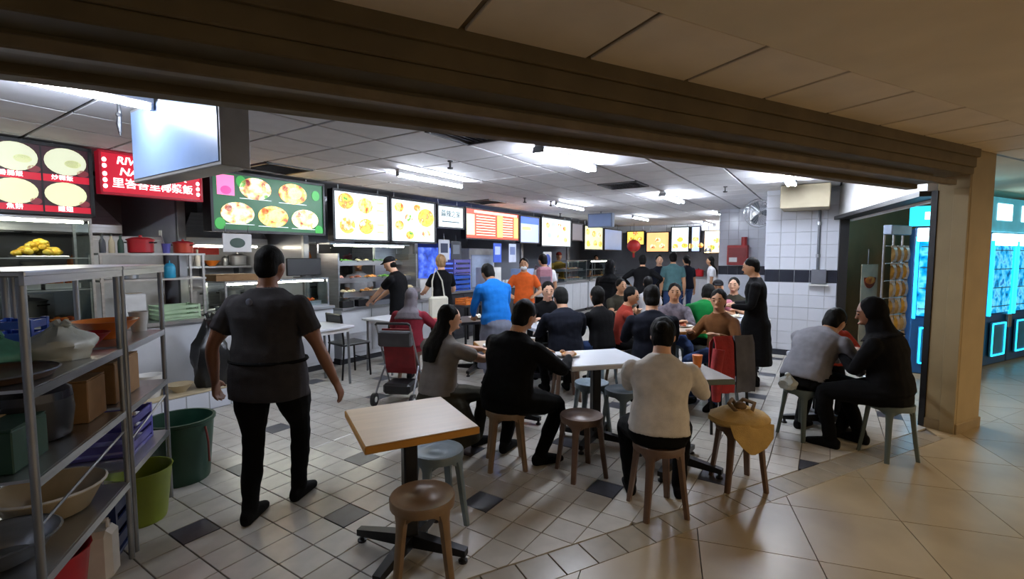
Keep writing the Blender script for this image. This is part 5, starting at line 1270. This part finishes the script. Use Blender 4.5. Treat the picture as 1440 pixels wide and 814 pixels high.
    for k, tg in zip((-1, 1), fs):
        a = psh + Xs * k * .168 * s * min(fat, 1.2) - us * .022 * s
        e, wv = ik(a, Vector(tg), .285 * s, .25 * s, Vector((k * elbow[0], elbow[1], elbow[2])))
        if sleeve == 'long':
            Bd.limb([a, a.lerp(e, .5), e, e.lerp(wv, .5), wv - (wv - e).normalized() * .02], [.062 * s * min(fat, 1.15), .057 * s * min(fat, 1.15), .049 * s, .046 * s, .038 * s], SH)
            Bd.limb([e.lerp(wv, .8), wv + (wv - e).normalized() * .015], [.029 * s, .027 * s], SK)
        else:
            q = .62 if sleeve == 'short' else .92
            ec = a.lerp(e, q); Bd.limb([a, a.lerp(e, .35), ec], [.064 * s * min(fat,1.2), .063 * s * min(fat,1.2), .06 * s * min(fat,1.2)], SH, round1=False)
            Bd.limb([a, a.lerp(e, .45), e, e.lerp(wv, .3), wv], [.05 * s * fat, .047 * s * fat, .038 * s, .040 * s, .027 * s], SK)
        d = (wv - e).normalized(); palm = Vector((-k, 0, 0)) if abs(d.z) > .6 else Vector((0, 0, -1))
        hand(Bd, wv, d, k if abs(d.z) > .6 else k, palm, SK, s, curl)
    # legs
    ft = feet or (((-.10, .0, 0), (.10, .0, 0)) if seat is None else ((-.13, .36, 0), (.13, .36, 0)))
    for k, tg in zip((-1, 1), ft):
        hj = pel + X * k * .088 * s * fat + Vector((0, 0, -.015 if seat is None else -.0)) 
        ank = Vector((tg[0], tg[1], tg[2] + .085 * s))
        kn, ank = ik(hj, ank, .43 * s, .42 * s, Vector((k * kneeout, 1.0, .35 if seat is not None else .1)))
        lm = SK if bare else PA
        Bd.limb([hj, hj.lerp(kn, .4), kn, kn.lerp(ank, .35), ank + Vector((0, 0, .01))], [.094 * s * fat, .086 * s * fat, .066 * s, .063 * s, .050 * s if not bare else .038 * s], lm)
        fd = Vector((tg[3] if len(tg) > 3 else k * .12, 1, 0)).normalized(); lat = Vector((fd.y, -fd.x, 0)); Z = Vector((0, 0, 1))
        pt = tg[4] if len(tg) > 4 else 0.0          # heel lift
        def fp(f, z): return Vector((ank.x, ank.y, ank.z - .085 * s)) + fd * (f * math.cos(pt)) * s + Z * (z + max(0, (.16 - f)) * math.sin(pt)) * s
        Bd.loft([(fp(-.075, .045), lat, Z, .026 * s, .034 * s), (fp(-.05, .05), lat, Z, .038 * s, .05 * s), (fp(0, .055), lat, Z, .042 * s, .055 * s), (fp(.09, .04), lat, Z, .047 * s, .038 * s), (fp(.15, .03), lat, Z, .045 * s, .028 * s), (fp(.19, .025), lat, Z, .025 * s, .019 * s)], SO, n=14)
    if skirt:
        z1, w1, d1, dy = skirt
        Bd.loft([(Vector((0, dy, z1)), X, Vector((0, 1, 0)), w1, d1), (pel + Vector((0, dy * .5, -.1)), X, Vector((0, 1, 0)), w1 * .8, d1 * .85), (pel + Vector((0, 0, .05)), X, Vector((0, 1, 0)), .165 * s * fat, .12 * s * fat)], PA)
    me = voxel(Bd.v, Bd.f, vox)
    mats = [m_skin[skin], shirt, pants, shoes or MATS['cloth_black_shoe']]
    for m in mats: me.materials.append(m)
    bv = BVHTree.FromPolygons(Bd.v, Bd.f)
    mi = []; fnd = bv.find_nearest
    for p in me.polygons: mi.append(Bd.mi[fnd(p.center)[2]])
    me.polygons.foreach_set('material_index', mi)
    if wrinkle:
        vm = [0] * len(me.vertices)
        for p in me.polygons:
            if mi[p.index] in (1, 2):
                for vi in p.vertices: vm[vi] = 1
        nv = len(me.vertices); co = [0.0] * (nv * 3); no = [0.0] * (nv * 3)
        me.vertices.foreach_get('co', co); me.vertices.foreach_get('normal', no)
        for i in range(nv):
            if vm[i]:
                x_, y_, z_ = co[3 * i:3 * i + 3]
                t = (noise.noise(Vector((x_ * 5, y_ * 5, z_ * 11 + 3.1))) + .5 * noise.noise(Vector((x_ * 14, y_ * 14, z_ * 22)))) * wrinkle
                for k in range(3): co[3 * i + k] += no[3 * i + k] * t
        me.vertices.foreach_set('co', co); me.update()
    me.polygons.foreach_set('use_smooth', [True] * len(me.polygons))
    o = put(me, 'person', None, (x, y, 0), -heading); tag(o, label, 'person', group)
    # hair and other children
    hm = hairm or m_hairk
    def hair_mesh(parts, name, mt, v=.012, am=.006):
        b = Body()
        for p in parts:
            if p[0] == 'e': b.ell(p[1], p[2], Rh, 0, 14, 10)
            elif p[0] == 'l': b.limb(p[1], p[2], 0)
            else: b.loft(p[1], 0)
        m2 = voxel(b.v, b.f, v, 2)
        nv = len(m2.vertices); co = [0.0] * (nv * 3); no = [0.0] * (nv * 3)
        m2.vertices.foreach_get('co', co); m2.vertices.foreach_get('normal', no)
        for i in range(nv):
            t = noise.noise(Vector((co[3 * i] * 30, co[3 * i + 1] * 30, co[3 * i + 2] * 9))) * am
            for k in range(3): co[3 * i + k] += no[3 * i + k] * t
        m2.vertices.foreach_set('co', co); m2.update()
        m2.polygons.foreach_set('use_smooth', [True] * len(m2.polygons)); m2.materials.append(mt)
        return put(m2, name, o)
    cap = [('e', hp(0, -.018, .030), (.089 * s, .1 * s, .106 * s))]
    back = sp(.8)
    if hair == 'short': hair_mesh(cap + [('e', hp(0, -.045, -.03), (.078 * s, .066 * s, .085 * s))], 'hair', hm)
    elif hair == 'crop': hair_mesh([('e', hp(0, -.014, .036), (.086 * s, .099 * s, .098 * s)), ('e', hp(0, -.05, -.01), (.076 * s, .06 * s, .085 * s))], 'hair', hm, am=.003)
    elif hair == 'bob': hair_mesh(cap + [('e', hp(0, -.03, -.03), (.095 * s, .075 * s, .115 * s))], 'hair', hm)
    elif hair == 'long': hair_mesh(cap + [('e', hp(0, -.04, -.03), (.092 * s, .07 * s, .10 * s)), ('s', [(hp(0, -.05, 0), Rh @ X, Rh @ Vector((0, 1, 0)), .092 * s, .05 * s), (hp(0, -.07, -.12), Xn, Yn, .10 * s, .045 * s), (back[0] - back[2] * .125 * s * fat, back[1], back[2], .10 * s, .035 * s), (sp(.55)[0] - sp(.55)[2] * .13 * s * fat, back[1], back[2], .07 * s, .025 * s)])], 'hair', hm)
    elif hair == 'bun': hair_mesh(cap + [('e', hp(0, -.045, -.03), (.078 * s, .066 * s, .085 * s)), ('e', hp(0, -.12, .03), (.042 * s, .04 * s, .042 * s))], 'hair', hm)
    elif hair == 'pony': hair_mesh(cap + [('e', hp(0, -.045, -.03), (.078 * s, .066 * s, .085 * s)), ('l', [hp(0, -.1, .02), hp(0, -.15, -.04), hp(0, -.14, -.16)], [.03 * s, .034 * s, .014 * s])], 'hair', hm)
    elif hair == 'cap':
        hair_mesh([('e', hp(0, -.05, -.02), (.072 * s, .052 * s, .07 * s))], 'hair', hm)
        hair_mesh([('e', hp(0, -.008, .055), (.086 * s, .102 * s, .074 * s)), ('s', [(hp(0, .07, .05), Rh @ X, Rh @ Vector((0, 0, 1)), .068 * s, .009 * s), (hp(0, .15, .04), Rh @ X, Rh @ Vector((0, 0, 1)), .05 * s, .007 * s)])], 'cap', hm if hairm else cloth('black_cap', '17171a'), am=.001)
    elif hair == 'hijab':
        fm = hairm or cloth('grey_scarf', '6f6a70')
        hair_mesh([('e', hp(0, -.022, .022), (.090 * s, .104 * s, .112 * s)), ('s', [(hp(0, -.02, -.04), Rh @ X, Rh @ Vector((0, 1, 0)), .088 * s, .088 * s), (nb + un * .02, Xn, Yn, .085 * s, .08 * s), (sp(.88)[0], Xn, Yn, .16 * s * fat, .12 * s * fat), (sp(.7)[0], Xn, Yn, .19 * s * fat, .14 * s * fat)])], 'headscarf', fm, am=.004)
    elif hair == 'hood':
        hair_mesh([('e', hp(0, -.02, .018), (.098 * s, .108 * s, .122 * s)), ('s', [(hp(0, -.03, -.05), Rh @ X, Rh @ Vector((0, 1, 0)), .092 * s, .088 * s), (nb, Xn, Yn, .11 * s, .10 * s), (sp(.9)[0], Xn, Yn, .17 * s * fat, .12 * s * fat)])], 'hood', hairm or shirt, am=.004)
    if face:
        for k in (-1, 1):
            mb = MB(); mb.ell(hp(k * .031, .0925, .008), (.013 * s, .007 * s, .006 * s), 8, 6, rot=Rh); mb.build('eye', m_eye, o, smooth=True)
            mb = MB(); mb.ell(hp(k * .032, .0945, .036), (.019 * s, .005 * s, .0045 * s), 8, 6, rot=Rh); mb.build('eyebrow', hm, o, smooth=True)
        mb = MB(); mb.ell(hp(0, .0985, -.072), (.022 * s, .005 * s, .006 * s), 8, 6, rot=Rh); mb.build('mouth', m_lip, o, smooth=True)
    if extras == 'mask':
        b = MB(); b.ell(hp(0, .05, -.058), (.062 * s, .062 * s, .048 * s), 12, 8, rot=Rh); b.build('face_mask', cloth('mask_white', 'd8dce2'), o, smooth=True)
    o['_'] = 0; del o['_']
    PEOPLE.append((o, hp, sp))
    return o
PEOPLE = []
cloth('black_shoe', '0f0f11')
k_black = cloth('black', '0b0b0d'); k_char = cloth('charcoal_grey', '333133'); k_jet = cloth('jet_trousers', '09090a')
k_white = cloth('white_cream', 'c9c3bb'); k_grey = cloth('mid_grey', '75706c'); k_lgrey = cloth('sweat_grey', '85858c'); k_navy = cloth('navy', '10131d')
k_maroon = cloth('maroon', '7a2733'); k_blue = cloth('bright_blue', '1c6fc4'); k_orange = cloth('orange', 'd5602a'); k_green = cloth('green', '0f6e32')
k_tan = cloth('tan_brown', '5f3d22'); k_yellow = cloth('mustard', 'c9a14a'); k_teal = cloth('teal_grey', '4a6a6c'); k_red = cloth('red', '8a3328'); k_pat = cloth('patterned_grey', '6f6972', .5)
k_jean = cloth('denim', '33456b'); k_olive = cloth('olive_dark', '35332b'); k_ltw = cloth('soft_white', 'd8d8dc'); k_pink = cloth('pink', 'b3707e'); k_greyp = cloth('grey_skirt', '6f7382')
R = math.radians
# the man walking in from the corridor
Z3 = lambda x, y, z: (x, y, z)
man = person('broad man in charcoal polo shirt and black trousers walking past the metal rack', -1.53, 2.95, R(2), H=1.68, fat=1.3, lean=(.02, .05), head=(R(4), R(4)),
    hands=((-.36, .02, .83), (.40, .06, .82)), feet=((-.06, -.15, 0, -.05), (.10, .14, .0, .1)), shirt=k_char, pants=k_jet, skin=2, hair='crop', vox=.0085, wrinkle=.007, hem=-.22, curl=.55, elbow=(.5, -.7, 0))
for zb, nm, w_ in ((.93, 'waist_ring', .26),):
    b = MB(); b.tube([(.232 * math.cos(k * .2856), .170 * math.sin(k * .2856) + .01, .975) for k in range(23)], .012, 6); b.build('waist_line', k_black, man, smooth=True)  # thin black ring around the shirt at waist height
pm_, Xm_, Ym_, um_ = PEOPLE[-1][2](.88)
b = MB(); b.ell(pm_ - Ym_ * .142 - Xm_ * .03, (.022, .006, .022), 10, 6); b.build('collar_emblem', k_greyp, man, smooth=True)
def seated(label, px, py_seat, heading, base=None, **kw):
    p = base if base is not None else onz(px, py_seat, .445)
    return person(label, p.x, p.y, R(heading), seat=.445, **kw)
wl = seated('seated diner in cream sweatshirt on brown stool, back to the corridor', 0, 0, 12, S_WHITE, H=1.58, lean=(.08, .24), side=.03, head=(R(10), R(25)),
    hands=((-.10, .46, .80), (.28, .42, .80)), feet=((-.16, .20, 0), (.16, .22, 0)), shirt=k_white, pants=k_jet, skin=1, hair='bun', vox=.0085, sleeve='long', wrinkle=.008, fat=1.15, elbow=(.45, -.5, -1))
bl = seated('seated diner all in black on tan stool, one foot stretched out', 0, 0, 35, S_BLACK, H=1.70, lean=(.10, .34), side=.05, head=(R(10), R(20)),
    hands=((-.02, .50, .80), (.28, .48, .80)), feet=((-.15, .20, 0), (.22, .16, 0, .6)), shirt=k_black, pants=k_jet, skin=0, hair='short', vox=.0085, sleeve='long', wrinkle=.01, fat=1.25, elbow=(.8, -.5, -.8))
GP = Vector((-.60, 3.78, 0)); stool(GP.x, GP.y, 'grey', 'grey stool under the long haired diner in grey shirt', .4)
gl = seated('long haired diner in grey shirt turned towards the wooden table', 0, 0, 38, GP, H=1.55, lean=(.10, .22), head=(R(38), R(6)),
    hands=((.05, .52, .80), (.22, .50, .80)), feet=((-.14, .30, 0), (.12, .34, 0)), shirt=k_grey, pants=k_olive, skin=1, hair='long', vox=.0095, wrinkle=.008, fat=1.08, face=True, elbow=(.7, -.4, -.9), skirt=(.10, .26, .24, .12))
HP = Vector((-1.27, 5.82, 0)); stool(HP.x, HP.y, 'brown', 'brown stool under the diner in grey headscarf', .2)
seated('diner in grey headscarf and maroon dress seated behind the stroller', 0, 0, 8, HP, H=1.55, lean=(.06, .2), head=(0, R(12)), hands=((-.22, .40, .78), (.2, .42, .78)), shirt=k_maroon, pants=k_maroon, hair='hijab', sleeve='long', fat=1.12, skin=0, elbow=(.8, -.4, -.9))
# right hand group
sw = seated('hunched diner in grey sweatshirt leaning over the small table', 0, 0, 66, S_SW, H=1.66, lean=(.3, .95), head=(0, R(36)), hands=((.0, .46, .74), (.2, .44, .74)), feet=((-.14, .18, 0), (.16, .30, 0)), shirt=k_lgrey, pants=k_jet, hair='short', sleeve='long', vox=.009, wrinkle=.009, fat=1.2, face=True, elbow=(.6, -.2, -1))
hd = seated('diner in black hooded jacket seated beside the pillar', 0, 0, -34, S_HD, H=1.68, lean=(.08, .3), head=(R(-32), R(12)), hands=((.02, .36, .76), (.24, .36, .76)), feet=((-.2, .34, 0), (.12, .24, 0)), shirt=k_black, pants=k_jet, hair='hood', sleeve='long', vox=.009, wrinkle=.01, fat=1.2, face=True, skin=2, elbow=(.7, -.4, -.9))
person('small child in red shirt standing at the small table', 3.22, 4.78, R(195), H=1.08, lean=(.1, .25), head=(0, R(15)), hands=((-.14, .22, .72), (.14, .22, .72)), shirt=k_red, pants=k_jet, hair='short', face=True, vox=.009, sleeve='long', fat=1.1)
person('standing customer in long black coat beside the white tiled wall', 3.04, 5.9, R(-62), H=1.60, lean=(.02, .06), head=(R(-5), R(8)), hands=((-.16, .26, 1.0), (.18, .26, 1.0)), shirt=k_black, pants=k_black, hair='crop', sleeve='long', fat=1.1, face=True, skirt=(.28, .24, .2, 0), elbow=(.6, -.8, -.3), wrinkle=.006)
# middle tables
def at(px, d, y=400): p = atd(px, y, d); return Vector((p.x, p.y, 0))
def sit(label, px, d, heading, stl, stc='grey', **kw):
    p = at(px, d); stool(p.x, p.y, stc, stl, px * .01)
    kw.setdefault('lean', (.08, .24)); kw.setdefault('hands', ((-.12, .44, .80), (.14, .44, .80))); kw.setdefault('elbow', (.7, -.4, -.9))
    return seated(label, 0, 0, heading, p, **kw)
sit('seated diner in navy sweater with white collar line', 920, 4.85, 4, 'brown stool under the diner in navy sweater', 'brown', H=1.74, shirt=k_navy, pants=k_jet, hair='short', sleeve='long', fat=1.2, head=(R(8), R(14)), wrinkle=.008)
b = MB(); b.tube([(.075 * math.cos(k * .2856), .07 * math.sin(k * .2856) + .115, 1.03 + .012 * math.sin(k * .2856)) for k in range(23)], .006, 6); b.build('collar', k_ltw, PEOPLE[-1][0])
sit('seated man with visible face in dark shirt across the pale table', 770, 6.55, 185, 'grey stool under the man facing the corridor', H=1.66, shirt=k_black, pants=k_jet, hair='short', face=True, skin=1, head=(R(-10), R(8)), feet=((-.13, .26, 0), (.13, .26, 0)))
sit('seated diner in dark navy shirt bending over the pale table', 797, 5.3, -12, 'brown stool under the diner in dark navy shirt', 'brown', H=1.68, shirt=k_navy, pants=k_jet, hair='short', sleeve='long', fat=1.2, lean=(.12, .4), head=(0, R(22)), wrinkle=.008)
sit('seated diner with long black hair beside the dark navy shirt', 848, 5.7, -30, 'grey stool under the long black haired diner', H=1.60, shirt=k_black, pants=k_jean, hair='bob', fat=1.05)
sit('seated diner in orange red blouse at the crowded table', 874, 6.0, 95, 'tan stool under the diner in orange red blouse', 'tan', H=1.58, shirt=k_red, pants=k_jet, hair='short', face=True, head=(R(35), R(10)))
sit('seated diner in patterned pink grey shirt at the crowded table', 948, 6.35, 195, 'grey stool under the diner in patterned shirt', H=1.62, shirt=k_pat, pants=k_jean, hair='short', face=True, sleeve='long')
sit('seated diner in tan jacket and jeans facing the red jacket', 1018, 5.25, 235, 'grey stool under the diner in tan jacket', H=1.62, shirt=k_tan, pants=k_jean, hair='short', face=True, sleeve='long', head=(R(-20), R(5)), hands=((-.2, .40, .80), (.14, .40, .80)))
sit('seated diner in green shirt bending over the table by the tiled wall', 985, 6.3, 42, 'grey stool under the diner in green shirt', H=1.70, shirt=k_green, pants=k_jet, hair='short', lean=(.25, .6), head=(0, R(25)), fat=1.15)
sit('seated diner in dark cap beside the white tiled wall', 1009, 7.35, 200, 'grey stool under the diner in dark cap', H=1.62, shirt=k_pink, pants=k_jet, hair='cap', face=True)
sit('seated diner with short hair next to the dark cap diner', 1034, 7.55, 215, 'tan stool under the diner next to the dark cap', 'tan', H=1.66, shirt=k_olive, pants=k_jean, hair='short', face=True, skin=1)
sit('seated diner in white shirt far behind the patterned shirt', 912, 8.2, 10, 'grey stool under the far diner in white shirt', H=1.62, shirt=k_ltw, pants=k_jet, hair='short')
sit('seated diner in dark olive shirt far behind the orange red blouse', 868, 7.6, 160, 'brown stool under the far diner in dark olive shirt', 'brown', H=1.62, shirt=k_olive, pants=k_jet, hair='short', face=True)
# standing customers
def stand(label, px, d, heading, **kw):
    p = at(px, d); kw.setdefault('H', 1.64)
    return person(label, p.x, p.y, R(heading), **kw)
bj = stand('customer in bright blue jacket and grey skirt bending over a table', 698, 5.85, -25, H=1.58, shirt=k_blue, pants=k_greyp, hair='short', sleeve='long', lean=(.10, .55), head=(R(-10), R(30)), hands=((-.16, .38, .86), (.16, .40, .86)), fat=1.15, skirt=(.25, .24, .2, 0), wrinkle=.008)
stand('customer in black shirt and dark cap leaning at the white table', 563, 7.15, -75, shirt=k_black, pants=k_jet, hair='cap', lean=(.08, .3), head=(0, R(18)), hands=((-.06, .5, .92), (.14, .5, .92)), fat=1.1, skin=1)
tb = stand('fair haired customer in black shirt carrying a cream tote bag', 622, 7.9, -38, shirt=k_black, pants=k_jet, hair='short', hairm=m_hairb, skin=1, hands=((-.18, .34, 1.0), (.2, .3, 1.0)), elbow=(.6, -.8, -.4))
tl = tb.location; t = thing('tote_bag', 'cream canvas tote bag on the shoulder of the fair haired customer', 'bag', (tl.x - .03, tl.y - .235, .62), R(38)); m_tote = mat('tote_cream', 'c9c4b4', .85, var=.06, bump=.2)
b = MB(); b.box((0, 0, .17), (.34, .09, .36), bev=.03); b.build('body', m_tote, t); b = MB(); b.tube([(-.11, 0, .34), (-.1, .02, .6), (-.02, .05, .80), (.08, .02, .6), (.11, 0, .34)], .012, 6); b.build('strap', m_tote, t)
stand('customer in orange shirt and white face mask walking down the hall', 737, 8.4, 185, H=1.58, shirt=k_orange, pants=k_jet, hair='short', face=True, extras='mask', fat=1.1, hands=((-.2, .2, .95), (.22, .2, .95)))
pk_ = stand('customer in white shirt with a pink backpack near the drinks counter', 766, 9.4, -10, H=1.66, shirt=k_ltw, pants=k_jet, hair='short', head=(R(-30), R(10)))
t = thing('backpack', 'pink grey backpack worn by the white shirted customer', 'bag', (pk_.location.x - .02, pk_.location.y - .17, 1.02), R(10)); b = MB(); b.box((0, 0, .19), (.3, .16, .4), bev=.05); b.build('body', cloth('backpack_pink', 'a87a86'), t); b = MB(); b.box((0, -.085, .12), (.22, .04, .18), bev=.015); b.build('pocket', cloth('backpack_grey', '6f6470'), t)
for k in (-1, 1): b = MB(); b.tube([(k * .1, .07, .38), (k * .12, .2, .42), (k * .12, .27, .25), (k * .1, .1, .06)], .014, 6); b.build('strap', cloth('backpack_grey', '6f6470'), t)
stand('stall worker in mustard shirt behind the pale counter', 785, 14.3, 170, H=1.74, shirt=k_yellow, pants=k_jet, hair='cap', hairm=k_red, face=True, hands=((-.14, .34, 1.15), (.16, .34, 1.15)), vox=.014)
stand('customer in long black dress standing by the bright counter', 856, 8.0, 35, H=1.56, shirt=k_black, pants=k_black, hair='hijab', hairm=k_black, sleeve='long', skirt=(.12, .27, .24, 0), vox=.013, fat=1.12)
stand('customer in black jacket in the queue near the end stalls', 903, 10.4, 20, shirt=k_black, pants=k_jet, hair='short', sleeve='long', vox=.014, fat=1.15, elbow=(.9, -.4, -.3), hands=((-.3, .15, 1.0), (.3, .15, 1.0)))
stand('customer in dark coat facing the crowd near the end stalls', 926, 11.0, 190, shirt=k_navy, pants=k_jet, hair='short', sleeve='long', vox=.014, face=True, skin=1)
stand('customer in teal grey shirt in front of the end stalls', 946, 10.7, 15, shirt=k_teal, pants=k_jean, hair='short', vox=.014, fat=1.1, H=1.7)
stand('customer in navy shirt near the cream board of the farthest stall', 966, 11.8, -15, shirt=k_navy, pants=k_jean, hair='pony', vox=.014)
stand('customer in white blouse near the farthest stall', 1001, 12.6, -70, shirt=k_ltw, pants=k_ltw, hair='long', vox=.014, H=1.6)
stand('stall worker in white shirt behind the produce stand', 505, 8.35, 170, shirt=k_ltw, pants=k_jet, hair='cap', face=True, vox=.013, H=1.6)
stand('stall worker in dark apron behind the bright far counter', 838, 17.0, 190, shirt=k_black, pants=k_jet, hair='short', face=True, vox=.015)
bpy.data.scenes.remove(TMP)
flush_texts()
